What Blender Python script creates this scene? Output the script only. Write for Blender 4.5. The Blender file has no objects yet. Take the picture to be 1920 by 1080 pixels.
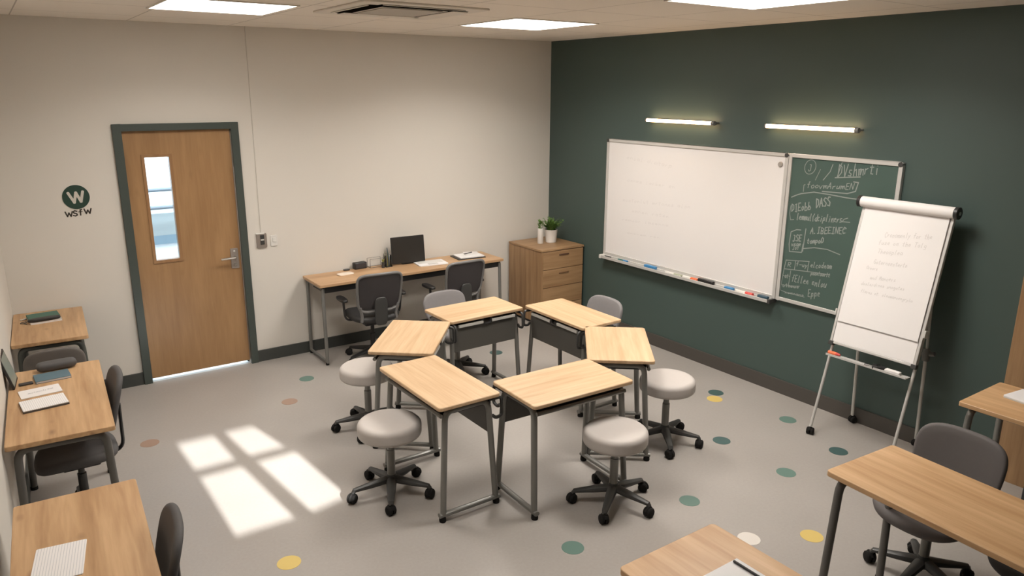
import bpy, bmesh, math, random
from mathutils import Vector, Matrix
random.seed(7)
PI = math.pi
sc = bpy.context.scene
C = sc.collection
R = math.radians
H = 2.92            # ceiling height

# ------------------------------------------------------------------ materials
def mat(name):
    m = bpy.data.materials.new(name); m.use_nodes = True
    nt = m.node_tree
    return m, nt, nt.nodes['Principled BSDF'], nt.links
def N(nt, t, **k):
    n = nt.nodes.new(t)
    for a, v in k.items(): setattr(n, a, v)
    return n
def plain(name, col, rough=.5, metal=0, var=0.0, vscale=8, bump=0, bscale=200, coat=0, spec=.5):
    m, nt, b, L = mat(name)
    b.inputs['Base Color'].default_value = (*col, 1)
    b.inputs['Roughness'].default_value = rough
    b.inputs['Metallic'].default_value = metal
    b.inputs['Coat Weight'].default_value = coat
    b.inputs['Specular IOR Level'].default_value = spec
    tc = N(nt, 'ShaderNodeTexCoord')
    n = N(nt, 'ShaderNodeTexNoise'); n.inputs['Scale'].default_value = vscale; n.inputs['Detail'].default_value = 4
    L.new(tc.outputs['Object'], n.inputs['Vector'])
    mx = N(nt, 'ShaderNodeMix', data_type='RGBA')
    mx.inputs[6].default_value = (*[c*(1-var) for c in col], 1)
    mx.inputs[7].default_value = (*[min(1, c*(1+var)) for c in col], 1)
    L.new(n.outputs['Fac'], mx.inputs[0]); L.new(mx.outputs[2], b.inputs['Base Color'])
    if bump:
        n2 = N(nt, 'ShaderNodeTexNoise'); n2.inputs['Scale'].default_value = bscale
        L.new(tc.outputs['Object'], n2.inputs['Vector'])
        bp = N(nt, 'ShaderNodeBump'); bp.inputs['Strength'].default_value = bump; bp.inputs['Distance'].default_value = .002
        L.new(n2.outputs['Fac'], bp.inputs['Height']); L.new(bp.outputs[0], b.inputs['Normal'])
    return m
def wood(name, c1, c2, axis=0, rough=.42, stave=.07, fine=1.0, knots=0.0, dark=None, soft=.5):
    """long grain along the local axis; broad staves plus fine streaks"""
    m, nt, b, L = mat(name)
    tc = N(nt, 'ShaderNodeTexCoord'); oi = N(nt, 'ShaderNodeObjectInfo')
    add = N(nt, 'ShaderNodeVectorMath', operation='ADD')
    mul = N(nt, 'ShaderNodeMath', operation='MULTIPLY'); mul.inputs[1].default_value = 13.7
    L.new(oi.outputs['Random'], mul.inputs[0])
    L.new(tc.outputs['Object'], add.inputs[0]); L.new(mul.outputs[0], add.inputs[1])
    def stretched(along, across, detail, dist=0):
        mp = N(nt, 'ShaderNodeMapping'); s = [across]*3; s[axis] = along
        mp.inputs['Scale'].default_value = s
        n = N(nt, 'ShaderNodeTexNoise'); n.inputs['Scale'].default_value = 1; n.inputs['Detail'].default_value = detail
        n.inputs['Distortion'].default_value = dist; n.inputs['Roughness'].default_value = .6
        L.new(add.outputs[0], mp.inputs[0]); L.new(mp.outputs[0], n.inputs['Vector'])
        return n
    broad = stretched(1.3, 1/stave, 2, .3)
    finen = stretched(5*fine, 95*fine, 4, .2)
    mid = stretched(3, 38, 3, .6)
    def mathn(op, a, bv):
        q = N(nt, 'ShaderNodeMath', operation=op)
        for i, v in enumerate((a, bv)):
            if isinstance(v, (int, float)): q.inputs[i].default_value = v
            else: L.new(v, q.inputs[i])
        return q.outputs[0]
    s = mathn('ADD', mathn('MULTIPLY', broad.outputs['Fac'], .62), mathn('MULTIPLY', mid.outputs['Fac'], .26))
    s = mathn('ADD', s, mathn('MULTIPLY', finen.outputs['Fac'], .12))
    cr = N(nt, 'ShaderNodeValToRGB')
    cr.color_ramp.elements[0].position = .5-soft*.32; cr.color_ramp.elements[0].color = (*c1, 1)
    cr.color_ramp.elements[1].position = .5+soft*.32; cr.color_ramp.elements[1].color = (*c2, 1)
    L.new(s, cr.inputs[0])
    out = cr.outputs[0]
    if knots:
        mp = N(nt, 'ShaderNodeMapping'); sv = [9]*3; sv[axis] = 4.5
        mp.inputs['Scale'].default_value = sv
        v = N(nt, 'ShaderNodeTexVoronoi'); v.inputs['Scale'].default_value = 1.0
        L.new(add.outputs[0], mp.inputs[0]); L.new(mp.outputs[0], v.inputs['Vector'])
        r2 = N(nt, 'ShaderNodeValToRGB'); r2.color_ramp.elements[0].position = 0; r2.color_ramp.elements[0].color = (knots,)*3+(1,)
        r2.color_ramp.elements[1].position = .2; r2.color_ramp.elements[1].color = (0, 0, 0, 1)
        L.new(v.outputs['Distance'], r2.inputs[0])
        mx = N(nt, 'ShaderNodeMix', data_type='RGBA')
        mx.inputs[7].default_value = (*(dark or [c*.5 for c in c1]), 1)
        L.new(r2.outputs[0], mx.inputs[0]); L.new(out, mx.inputs[6]); out = mx.outputs[2]
    L.new(out, b.inputs['Base Color'])
    b.inputs['Roughness'].default_value = rough
    return m
def emis(name, col, strength):
    m, nt, b, L = mat(name)
    b.inputs['Base Color'].default_value = (.8, .8, .8, 1)
    b.inputs['Emission Color'].default_value = (*col, 1)
    b.inputs['Emission Strength'].default_value = strength
    return m
def glass(name, tint=(1, 1, 1), refl=1.0):
    m = bpy.data.materials.new(name); m.use_nodes = True; nt = m.node_tree; L = nt.links
    nt.nodes.remove(nt.nodes['Principled BSDF'])
    t = N(nt, 'ShaderNodeBsdfTransparent'); t.inputs[0].default_value = (*tint, 1)
    g = N(nt, 'ShaderNodeBsdfGlossy'); g.inputs['Roughness'].default_value = .03
    fr = N(nt, 'ShaderNodeFresnel'); fr.inputs[0].default_value = 1.3
    mx = N(nt, 'ShaderNodeMixShader')
    L.new(fr.outputs[0], mx.inputs[0]); L.new(t.outputs[0], mx.inputs[1]); L.new(g.outputs[0], mx.inputs[2])
    L.new(mx.outputs[0], nt.nodes['Material Output'].inputs[0])
    return m

M = {}
M['cream'] = plain('cream wall paint', (.70, .66, .60), .75, var=.015, vscale=1.5, bump=.05, bscale=350)
M['green'] = plain('dark green wall paint', (.057, .087, .078), .5, var=.05, vscale=1.2, bump=.05, bscale=350)
M['white_wall'] = plain('corridor paint', (.75, .8, .84), .7)
M['base_back'] = plain('charcoal skirting vinyl', (.052, .056, .052), .5)
M['base_green'] = plain('brown grey skirting vinyl', (.072, .064, .056), .5)
M['frame'] = plain('dark green grey door frame paint', (.058, .072, .064), .45)
M['metal'] = plain('satin grey powder coat', (.21, .205, .19), .38, metal=.35, var=.05)
M['metal_dk'] = plain('dark bronze powder coat', (.085, .08, .073), .45, metal=.2, var=.05)
M['panel_dk'] = plain('dark grey sheet steel', (.092, .087, .078), .5, metal=.1)
M['black'] = plain('black plastic', (.018, .017, .017), .42)
M['rubber'] = plain('black rubber', (.017, .016, .015), .8, spec=.15)
M['dk_plastic'] = plain('charcoal nylon', (.045, .044, .042), .45)
M['grey_plastic'] = plain('warm grey nylon', (.17, .165, .16), .5)
M['vinyl'] = plain('pale warm grey upholstery', (.50, .46, .43), .55, var=.03, vscale=20, bump=.08, bscale=500)
M['fab_grey'] = plain('mid grey upholstery', (.20, .188, .188), .75, var=.06, vscale=60, bump=.15, bscale=700)
M['fab_dk'] = plain('charcoal upholstery', (.085, .08, .08), .75, var=.06, vscale=60, bump=.15, bscale=700)
M['fab_blk'] = plain('near black upholstery', (.03, .029, .029), .6, var=.06, vscale=60)
M['mesh'] = plain('dark mesh cloth', (.047, .041, .042), .85, var=.08, vscale=300, bump=.3, bscale=900)
M['silver'] = plain('brushed aluminium', (.60, .585, .56), .38, metal=.25, var=.03)
M['steel'] = plain('satin steel', (.55, .53, .5), .28, metal=.9)
M['lightgrey'] = plain('light grey enamel', (.55, .54, .51), .4)
M['whiteboard'] = plain('white enamel', (.80, .77, .755), .28, var=.01, vscale=2)
M['chalkboard'] = plain('green chalk slate', (.058, .098, .082), .7, var=.12, vscale=4)
M['chalk'] = plain('white chalk', (.26, .29, .27), .9)
M['faint'] = plain('rubbed out marker', (.735, .705, .69), .6)
M['pencil'] = plain('faint grey pencil', (.63, .60, .58), .8)
M['print'] = plain('grey print ink', (.36, .36, .36), .8)
M['paper'] = plain('white paper', (.78, .75, .735), .75, var=.01)
M['papercool'] = plain('bright white paper', (.80, .79, .79), .75, var=.01)
M['cream_paper'] = plain('cream paper', (.78, .68, .58), .75)
M['plastic_w'] = plain('white plastic', (.72, .7, .66), .35)
M['plate_grey'] = plain('warm grey switch plate', (.34, .30, .27), .35, metal=.4)
M['ceil_grille'] = plain('beige air conditioner grille', (.40, .36, .31), .5)
M['ceil_frame'] = plain('off white fascia plastic', (.72, .67, .60), .5)
M['ceramic'] = plain('white glazed ceramic', (.78, .76, .73), .25, coat=.3)
M['soil'] = plain('potting soil', (.04, .03, .02), .9, var=.4, vscale=80)
M['leaf'] = plain('fresh green leaf', (.13, .24, .05), .5, var=.35, vscale=40)
M['teal'] = plain('teal notebook cover', (.06, .15, .115), .6, var=.05)
M['slate'] = plain('slate blue notebook cover', (.09, .15, .185), .6, var=.05)
M['blue'] = plain('blue plastic', (.05, .22, .45), .4)
M['red'] = plain('red plastic', (.65, .06, .045), .4)
M['orange'] = plain('orange red plastic', (.75, .17, .07), .4)
M['tealp'] = plain('dark teal plastic', (.03, .13, .12), .4)
M['navy'] = plain('dark slate blue plastic', (.04, .085, .12), .4)
M['olive'] = plain('pale olive plastic', (.38, .40, .30), .5)
M['yellow'] = plain('yellow pencil paint', (.65, .5, .1), .5)
M['screen'] = plain('dark screen', (.02, .017, .014), .45)
M['screen_green'] = plain('pale grey green screen film', (.25, .30, .27), .3)
M['logo_green'] = plain('logo green vinyl', (.018, .05, .035), .5)
M['logo_cream'] = plain('logo cream vinyl', (.62, .58, .52), .5)
M['logo_black'] = plain('lettering black vinyl', (.03, .022, .015), .5)
M['dot_green'] = plain('muted green floor vinyl', (.12, .20, .17), .42)
M['dot_teal'] = plain('dark teal floor vinyl', (.055, .105, .10), .42)
M['dot_yellow'] = plain('mustard floor vinyl', (.62, .46, .14), .42)
M['dot_pink'] = plain('clay pink floor vinyl', (.33, .22, .165), .42)
M['dot_white'] = plain('off white floor vinyl', (.66, .62, .57), .42)
M['table_light'] = wood('pale maple laminate', (.475, .305, .165), (.65, .465, .29), 0, stave=.055)
M['table_edge'] = M['table_light']
M['table_warm'] = wood('warm maple laminate', (.46, .262, .12), (.67, .435, .235), 0, stave=.06)
M['table_knot'] = wood('knotty warm oak laminate', (.38, .215, .10), (.62, .40, .215), 0, stave=.055, knots=.75, dark=(.20, .10, .045))
M['bench_wood'] = wood('tan oak laminate', (.42, .25, .13), (.56, .36, .20), 0, stave=.1)
M['door_wood'] = wood('oak door veneer', (.29, .158, .07), (.43, .255, .122), 2, rough=.38, stave=.12, knots=.2, dark=(.16, .08, .03), soft=.6)
M['cab_v'] = wood('oak cabinet side veneer', (.25, .14, .066), (.40, .245, .125), 2, stave=.05)
M['cab_h'] = wood('oak drawer veneer', (.28, .16, .078), (.43, .27, .14), 0, stave=.05)
M['glass'] = glass('clear glass', (.93, .97, 1))
M['lamp_white'] = emis('ceiling panel light', (1, .95, .89), 6)
M['lamp_warm'] = emis('warm tube light', (1, .65, .37), 14)

# floor: speckled warm grey vinyl
m, nt, b, L = mat('speckled grey vinyl floor')
tc = N(nt, 'ShaderNodeTexCoord')
n1 = N(nt, 'ShaderNodeTexNoise'); n1.inputs['Scale'].default_value = 60; n1.inputs['Detail'].default_value = 5
n2 = N(nt, 'ShaderNodeTexNoise'); n2.inputs['Scale'].default_value = 1.1; n2.inputs['Detail'].default_value = 2
for q in (n1, n2): L.new(tc.outputs['Object'], q.inputs['Vector'])
cr = N(nt, 'ShaderNodeValToRGB')
cr.color_ramp.elements[0].position = .3; cr.color_ramp.elements[0].color = (.325, .298, .272, 1)
cr.color_ramp.elements[1].position = .7; cr.color_ramp.elements[1].color = (.385, .357, .33, 1)
mm = N(nt, 'ShaderNodeMath', operation='ADD'); m2 = N(nt, 'ShaderNodeMath', operation='MULTIPLY'); m3 = N(nt, 'ShaderNodeMath', operation='MULTIPLY')
m2.inputs[1].default_value = .35; m3.inputs[1].default_value = .65
L.new(n1.outputs['Fac'], m2.inputs[0]); L.new(n2.outputs['Fac'], m3.inputs[0]); L.new(m2.outputs[0], mm.inputs[0]); L.new(m3.outputs[0], mm.inputs[1])
L.new(mm.outputs[0], cr.inputs[0])
v = N(nt, 'ShaderNodeTexVoronoi'); v.inputs['Scale'].default_value = 26; L.new(tc.outputs['Object'], v.inputs['Vector'])
vr = N(nt, 'ShaderNodeValToRGB'); vr.color_ramp.elements[0].position = .0; vr.color_ramp.elements[0].color = (.45, .45, .45, 1)
vr.color_ramp.elements[1].position = .09; vr.color_ramp.elements[1].color = (0, 0, 0, 1)
L.new(v.outputs['Distance'], vr.inputs[0])
mx = N(nt, 'ShaderNodeMix', data_type='RGBA'); mx.inputs[7].default_value = (.24, .21, .19, 1)
L.new(vr.outputs[0], mx.inputs[0]); L.new(cr.outputs[0], mx.inputs[6]); L.new(mx.outputs[2], b.inputs['Base Color'])
b.inputs['Roughness'].default_value = .38; b.inputs['Specular IOR Level'].default_value = .4
M['floor'] = m

# ceiling: mineral tiles with thin seams
m, nt, b, L = mat('ceiling tiles')
tc = N(nt, 'ShaderNodeTexCoord'); sp = N(nt, 'ShaderNodeSeparateXYZ'); L.new(tc.outputs['Object'], sp.inputs[0])
def seam(out, off, step):
    a = N(nt, 'ShaderNodeMath', operation='ADD'); a.inputs[1].default_value = off
    d = N(nt, 'ShaderNodeMath', operation='DIVIDE'); d.inputs[1].default_value = step
    f = N(nt, 'ShaderNodeMath', operation='FRACT')
    c = N(nt, 'ShaderNodeMath', operation='LESS_THAN'); c.inputs[1].default_value = .011
    L.new(out, a.inputs[0]); L.new(a.outputs[0], d.inputs[0]); L.new(d.outputs[0], f.inputs[0]); L.new(f.outputs[0], c.inputs[0])
    return c.outputs[0]
sx = seam(sp.outputs[0], 1.1+75, .75); sy = seam(sp.outputs[1], 1.2+73, .73)
mxm = N(nt, 'ShaderNodeMath', operation='MAXIMUM'); L.new(sx, mxm.inputs[0]); L.new(sy, mxm.inputs[1])
mx = N(nt, 'ShaderNodeMix', data_type='RGBA'); mx.inputs[6].default_value = (.86, .80, .725, 1); mx.inputs[7].default_value = (.50, .45, .40, 1)
L.new(mxm.outputs[0], mx.inputs[0]); L.new(mx.outputs[2], b.inputs['Base Color']); b.inputs['Roughness'].default_value = .8
nz = N(nt, 'ShaderNodeTexNoise'); nz.inputs['Scale'].default_value = 180; L.new(tc.outputs['Object'], nz.inputs['Vector'])
bp = N(nt, 'ShaderNodeBump'); bp.inputs['Strength'].default_value = .15; bp.inputs['Distance'].default_value = .003
L.new(nz.outputs['Fac'], bp.inputs['Height']); L.new(bp.outputs[0], b.inputs['Normal'])
M['ceiling'] = m

# lined paper (printed rules belong to the sheet)
m, nt, b, L = mat('ruled white paper')
tc = N(nt, 'ShaderNodeTexCoord'); sp = N(nt, 'ShaderNodeSeparateXYZ'); L.new(tc.outputs['Object'], sp.inputs[0])
d = N(nt, 'ShaderNodeMath', operation='DIVIDE'); d.inputs[1].default_value = .0095
f = N(nt, 'ShaderNodeMath', operation='FRACT'); c = N(nt, 'ShaderNodeMath', operation='LESS_THAN'); c.inputs[1].default_value = .2
L.new(sp.outputs[0], d.inputs[0]); L.new(d.outputs[0], f.inputs[0]); L.new(f.outputs[0], c.inputs[0])
mx = N(nt, 'ShaderNodeMix', data_type='RGBA'); mx.inputs[6].default_value = (.80, .78, .77, 1); mx.inputs[7].default_value = (.57, .57, .59, 1)
L.new(c.outputs[0], mx.inputs[0]); L.new(mx.outputs[2], b.inputs['Base Color']); b.inputs['Roughness'].default_value = .75
M['ruled'] = m

# ------------------------------------------------------------------ mesh helpers
def add_box(bm, c, s, rot=None):
    """box with centre c and full size s"""
    vs = []
    for x in (-.5, .5):
        for y in (-.5, .5):
            for z in (-.5, .5):
                v = Vector((x*s[0], y*s[1], z*s[2]))
                if rot: v = rot @ v
                vs.append(bm.verts.new(v+Vector(c)))
    for q in ((0, 1, 3, 2), (4, 6, 7, 5), (0, 4, 5, 1), (2, 3, 7, 6), (0, 2, 6, 4), (1, 5, 7, 3)):
        bm.faces.new([vs[i] for i in q])
def bx(bm, x0, x1, y0, y1, z0, z1):
    add_box(bm, ((x0+x1)/2, (y0+y1)/2, (z0+z1)/2), (x1-x0, y1-y0, z1-z0))
def add_prism(bm, pts, z0, z1):
    a = [bm.verts.new((p[0], p[1], z0)) for p in pts]; b_ = [bm.verts.new((p[0], p[1], z1)) for p in pts]
    n = len(pts)
    bm.faces.new(a[::-1]); bm.faces.new(b_)
    for i in range(n): bm.faces.new((a[i], a[(i+1) % n], b_[(i+1) % n], b_[i]))
def round_rect(w, d, r, seg=5, cx=0, cy=0):
    pts = []
    for (sx_, sy_, a0) in ((1, 1, 0), (-1, 1, 90), (-1, -1, 180), (1, -1, 270)):
        for i in range(seg+1):
            a = R(a0+90*i/seg)
            pts.append((cx+sx_*(w/2-r)+r*math.cos(a), cy+sy_*(d/2-r)+r*math.sin(a)))
    return pts
def fillet(path, r, seg=5):
    path = [Vector(p) for p in path]; out = [path[0]]
    for i in range(1, len(path)-1):
        a, p, c = path[i-1], path[i], path[i+1]
        d1 = (a-p); d2 = (c-p); l = min(r, d1.length*.49, d2.length*.49)
        s, e = p+d1.normalized()*l, p+d2.normalized()*l
        for k in range(seg+1):
            t = k/seg; out.append((1-t)**2*s+2*t*(1-t)*p+t*t*e)
    out.append(path[-1]); return out
def add_tube(bm, path, r, seg=10, bend=0, flat=1.0, cap=True, radii=None):
    path = fillet(path, bend) if bend else [Vector(p) for p in path]
    n = len(path); rings = []
    t0 = (path[1]-path[0]).normalized()
    up = Vector((0, 0, 1)) if abs(t0.z) < .9 else Vector((0, 1, 0))
    u = t0.cross(up).normalized()
    for i, p in enumerate(path):
        t = ((path[min(i+1, n-1)]-path[i]).normalized()+(path[i]-path[max(i-1, 0)]).normalized())
        t = t.normalized() if t.length > 1e-6 else t0
        u = (u-t*u.dot(t)).normalized(); w = t.cross(u)
        rr = radii[i] if radii else r
        rings.append([bm.verts.new(p+rr*(math.cos(2*PI*k/seg)*u+flat*math.sin(2*PI*k/seg)*w)) for k in range(seg)])
    for i in range(n-1):
        for k in range(seg):
            bm.faces.new((rings[i][k], rings[i][(k+1) % seg], rings[i+1][(k+1) % seg], rings[i+1][k]))
    if cap:
        bm.faces.new(rings[0][::-1]); bm.faces.new(rings[-1])
def add_lathe(bm, prof, seg=32, c=(0, 0, 0), axis=2):
    rings = []
    def P(r, h, a):
        x, y = r*math.cos(a), r*math.sin(a)
        v = (x, y, h) if axis == 2 else ((h, x, y) if axis == 0 else (y, h, x))
        return Vector(v)+Vector(c)
    for r, h in prof:
        rings.append([bm.verts.new(P(r, h, 0))] if r < 1e-6 else [bm.verts.new(P(r, h, 2*PI*k/seg)) for k in range(seg)])
    for a, b_ in zip(rings, rings[1:]):
        for k in range(seg):
            k2 = (k+1) % seg
            if len(a) == 1 and len(b_) == 1: continue
            if len(a) == 1: bm.faces.new((a[0], b_[k], b_[k2]))
            elif len(b_) == 1: bm.faces.new((a[k], b_[0], a[k2]))
            else: bm.faces.new((a[k], b_[k], b_[k2], a[k2]))
    if len(rings[0]) > 1: bm.faces.new(rings[0])
    if len(rings[-1]) > 1: bm.faces.new(rings[-1][::-1])
def add_slab(bm, rx, ry, n, th, fn=None, seg=48, inner=5):
    """rounded pad: superellipse outline, pillowed rim, mapped by fn(u,v,w)"""
    prof = []
    for i in range(inner): prof.append((i/inner*.9, -th/2))
    for k in range(7):
        a = -PI/2+PI*k/6
        prof.append((1-min(th/2, .5*min(rx, ry))/max(rx, ry)*(1-math.cos(a)), th/2*math.sin(a)))
    for i in range(inner-1, -1, -1): prof.append((i/inner*.9, th/2))
    fn = fn or (lambda u, v_, w: (u, v_, w)); rings = []
    for s, w in prof:
        if s == 0: rings.append([bm.verts.new(fn(0, 0, w))]); continue
        ring = []
        for k in range(seg):
            a = 2*PI*k/seg; ca, sa = math.cos(a), math.sin(a)
            u = rx*s*math.copysign(abs(ca)**(2/n), ca); v_ = ry*s*math.copysign(abs(sa)**(2/n), sa)
            ring.append(bm.verts.new(fn(u, v_, w)))
        rings.append(ring)
    for a, b_ in zip(rings, rings[1:]):
        for k in range(seg):
            k2 = (k+1) % seg
            if len(a) == 1: bm.faces.new((a[0], b_[k2], b_[k]))
            elif len(b_) == 1: bm.faces.new((a[k], a[k2], b_[0]))
            else: bm.faces.new((a[k], a[k2], b_[k2], b_[k]))
def bmn(): return bmesh.new()
def obj(name, bm, material, parent=None, bevel=0, smooth=True, angle=35):
    bmesh.ops.remove_doubles(bm, verts=bm.verts, dist=1e-6)
    bmesh.ops.recalc_face_normals(bm, faces=bm.faces)
    me = bpy.data.meshes.new(name); bm.to_mesh(me); bm.free()
    me.materials.append(material)
    if smooth:
        me.shade_smooth(); me.set_sharp_from_angle(angle=R(angle))
    o = bpy.data.objects.new(name, me); C.objects.link(o)
    if parent: o.parent = parent
    if bevel:
        md = o.modifiers.new('bevel', 'BEVEL'); md.width = bevel; md.segments = 2; md.limit_method = 'ANGLE'; md.angle_limit = R(40)
        md.harden_normals = False
    return o
def tag(o, label, cat, group=None, kind=None):
    o['label'] = label; o['category'] = cat
    if group: o['group'] = group
    if kind: o['kind'] = kind
    return o
def thing(name, label, cat, loc=(0, 0, 0), rz=0, group=None):
    o = bpy.data.objects.new(name, None); C.objects.link(o); o.empty_display_size = .1
    o.location = loc; o.rotation_euler = (0, 0, rz)
    return tag(o, label, cat, group)
def struct(name, bm, m_, parent=None, bevel=0, smooth=False):
    o = obj(name, bm, m_, parent, bevel, smooth)
    if not parent: o['kind'] = 'structure'
    return o
def kids(o): return [c for c in bpy.data.objects if c.parent == o]
def dup(root, loc, rz, label, scale=None, group=None):
    r = root.copy(); C.objects.link(r); r.location = loc; r.rotation_euler = (0, 0, rz); r['label'] = label
    if scale: r.scale = scale
    if group: r['group'] = group
    for ch in kids(root):
        c_ = ch.copy(); C.objects.link(c_); c_.parent = r
        for g in kids(ch):
            d_ = g.copy(); C.objects.link(d_); d_.parent = c_
    return r

# ------------------------------------------------------------------ the room
XL = -5.13; SL = math.tan(R(3.1))            # the left wall runs back at a slight angle
YR = -7.4
def xl(y): return XL+SL*y
bm = bmn(); bx(bm, -7.2, 1.0, YR-1, 0.0, -.12, 0); struct('floor', bm, M['floor'])
bm = bmn(); bx(bm, -7.2, 1.0, YR-1, .16, H, H+.12); struct('ceiling', bm, M['ceiling'])
# back wall with the doorway
DX0, DX1, DZ = -4.235, -3.405, 2.095
bm = bmn()
bx(bm, -7.2, DX0, 0, .14, 0, H); bx(bm, DX1, .12, 0, .14, 0, H); bx(bm, DX0, DX1, 0, .14, DZ, H)
struct('wall_back', bm, M['cream'])
bm = bmn(); bx(bm, 0, .14, YR, 0, 0, H); struct('wall_right', bm, M['green'])
bm = bmn(); add_prism(bm, [(xl(0), 0), (xl(0)-.14, 0), (xl(YR)-.14, YR), (xl(YR), YR)], 0, H); struct('wall_left', bm, M['cream'])
# rear wall, unseen high four pane window, panes tapered to shape the sun patch
EL, AZ = R(22.5), R(0)
sund = Vector((0, math.cos(EL), -math.sin(EL)))       # travel direction of sunlight
patch = [[(-4.32, -1.05), (-4.08, -1.07), (-4.01, -1.07), (-3.84, -1.05)],
         [(-4.295, -1.79), (-4.04, -1.79), (-3.94, -1.79), (-3.70, -1.79)],
         [(-4.29, -1.895), (-4.03, -1.895), (-3.925, -1.895), (-3.665, -1.895)],
         [(-4.285, -2.71), (-3.95, -2.71), (-3.845, -2.71), (-3.60, -2.66)]]
def up(p): return (p[0], (p[1]-YR)*math.tan(EL))
G = [[up(q) for q in row] for row in patch[::-1]]      # rows bottom to top
wx0, wx1, wz0, wz1 = -4.45, -3.4, G[0][0][1]-.08, G[3][0][1]+.08
bm = bmn()
bx(bm, -7.2, wx0, YR-.14, YR, 0, H); bx(bm, wx1, .14, YR-.14, YR, 0, H); bx(bm, wx0, wx1, YR-.14, YR, 0, wz0); bx(bm, wx0, wx1, YR-.14, YR, wz1, H)
struct('wall_rear', bm, M['green'])  # unseen wall, dark paint picked to cut bounced light
rows = [[(wx0, wz0)]+[(g[0], wz0) for g in G[0]]+[(wx1, wz0)]]
for g in G: rows.append([(wx0, g[0][1])]+g+[(wx1, g[0][1])])
rows.append([(wx0, wz1)]+[(g[0], wz1) for g in G[3]]+[(wx1, wz1)])
bm = bmn(); V = {}
for k, y in ((0, YR-.01), (1, YR-.03)):
    for j, row in enumerate(rows):
        for i, (x, z) in enumerate(row): V[k, i, j] = bm.verts.new((x, y, z))
solid = lambda i, j: 0 <= i < 5 and 0 <= j < 5 and not (i in (1, 3) and j in (1, 3))
for i in range(5):
    for j in range(5):
        if solid(i, j):
            for k in (0, 1): bm.faces.new([V[k, i, j], V[k, i+1, j], V[k, i+1, j+1], V[k, i, j+1]])
            for (a, b_, di, dj) in (((i, j), (i+1, j), 0, -1), ((i, j+1), (i+1, j+1), 0, 1), ((i, j), (i, j+1), -1, 0), ((i+1, j), (i+1, j+1), 1, 0)):
                if not solid(i+di, j+dj): bm.faces.new([V[0, a[0], a[1]], V[0, b_[0], b_[1]], V[1, b_[0], b_[1]], V[1, a[0], a[1]]])
w1 = struct('window_1', bm, M['plastic_w'])
bm = bmn(); bx(bm, wx0+.02, wx1-.02, YR-.024, YR-.02, wz0+.02, wz1-.02); obj('pane', bm, glass('rear window glass', (.98, .99, 1)), w1)
# skirting boards
bm = bmn(); bx(bm, xl(0)+.0, DX0-.06, -.016, 0, 0, .105); bx(bm, DX1+.06, -.016, -.016, 0, 0, .105); struct('baseboard_back', bm, M['base_back'])
bm = bmn(); bx(bm, -.016, 0, -4.78, -.016, 0, .115); struct('baseboard_right', bm, M['base_green'])
bm = bmn(); add_prism(bm, [(xl(-.02), -.02), (xl(-.02)+.014, -.02), (xl(YR)+.014, YR+.01), (xl(YR), YR+.01)], 0, .105); struct('baseboard_left', bm, M['base_back'])
# door frame and door
bm = bmn()
bx(bm, DX0-.062, DX0, -.03, .14, 0, DZ+.055); bx(bm, DX1, DX1+.062, -.03, .14, 0, DZ+.055); bx(bm, DX0, DX1, -.03, .14, DZ, DZ+.055)
bx(bm, DX0, DX0+.012, .055, .09, 0, DZ); bx(bm, DX1-.012, DX1, .055, .09, 0, DZ)
struct('trim_1', bm, M['frame'], bevel=.002)
# door leaf with opening for the vision panel
d0, d1, e0, e1 = DX0+.006, DX1-.006, .03, DZ-.0005
g0, g1, h0, h1 = -4.108, -3.886, 1.022, 1.905
bm = bmn()
yd0, yd1 = .008, .05
bx(bm, d0, g0, yd0, yd1, e0, e1); bx(bm, g1, d1, yd0, yd1, e0, e1); bx(bm, g0, g1, yd0, yd1, e0, h0); bx(bm, g0, g1, yd0, yd1, h1, e1)
door = obj('door_1', bm, M['door_wood'], None, 0, False); door['kind'] = 'structure'
bm = bmn()
for a in ((g0-.004, g0+.02, h0-.004, h1+.004), (g1-.02, g1+.004, h0-.004, h1+.004)): bx(bm, a[0], a[1], 0, .056, a[2], a[3])
bx(bm, g0+.02, g1-.02, 0, .056, h0-.004, h0+.02); bx(bm, g0+.02, g1-.02, 0, .056, h1-.02, h1+.004)
obj('glazing_bead', bm, wood('oak bead', (.27, .14, .06), (.37, .21, .1), 2), door, .002)
bm = bmn(); bx(bm, g0+.02, g1-.02, .026, .032, h0+.02, h1-.02); obj('pane', bm, M['glass'], door)
bm = bmn(); add_prism(bm, round_rect(.066, .178, .008), 0, .008)
bm.transform(Matrix.Translation((-3.463, .008, .985)) @ Matrix.Rotation(R(90), 4, 'X'))
pl = obj('handle_plate', bm, M['plate_grey'], door, .0015)
bm = bmn(); add_tube(bm, [(-3.463, .004, 1.0), (-3.463, -.05, 1.0), (-3.59, -.055, .998)], .0095, 10, .02)
obj('door_handle', bm, M['steel'], pl)
bm = bmn(); add_lathe(bm, [(0, -.006), (.011, -.006), (.013, .001)], 16, (-3.463, 0.002, .93), 1)
obj('lock_cylinder', bm, M['steel'], pl)
bm = bmn(); add_lathe(bm, [(0, -.004), (.008, -.004), (.01, .001)], 14, (-3.463, 0.002, 1.05), 1)
obj('plate_screw', bm, M['lightgrey'], pl)
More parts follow.
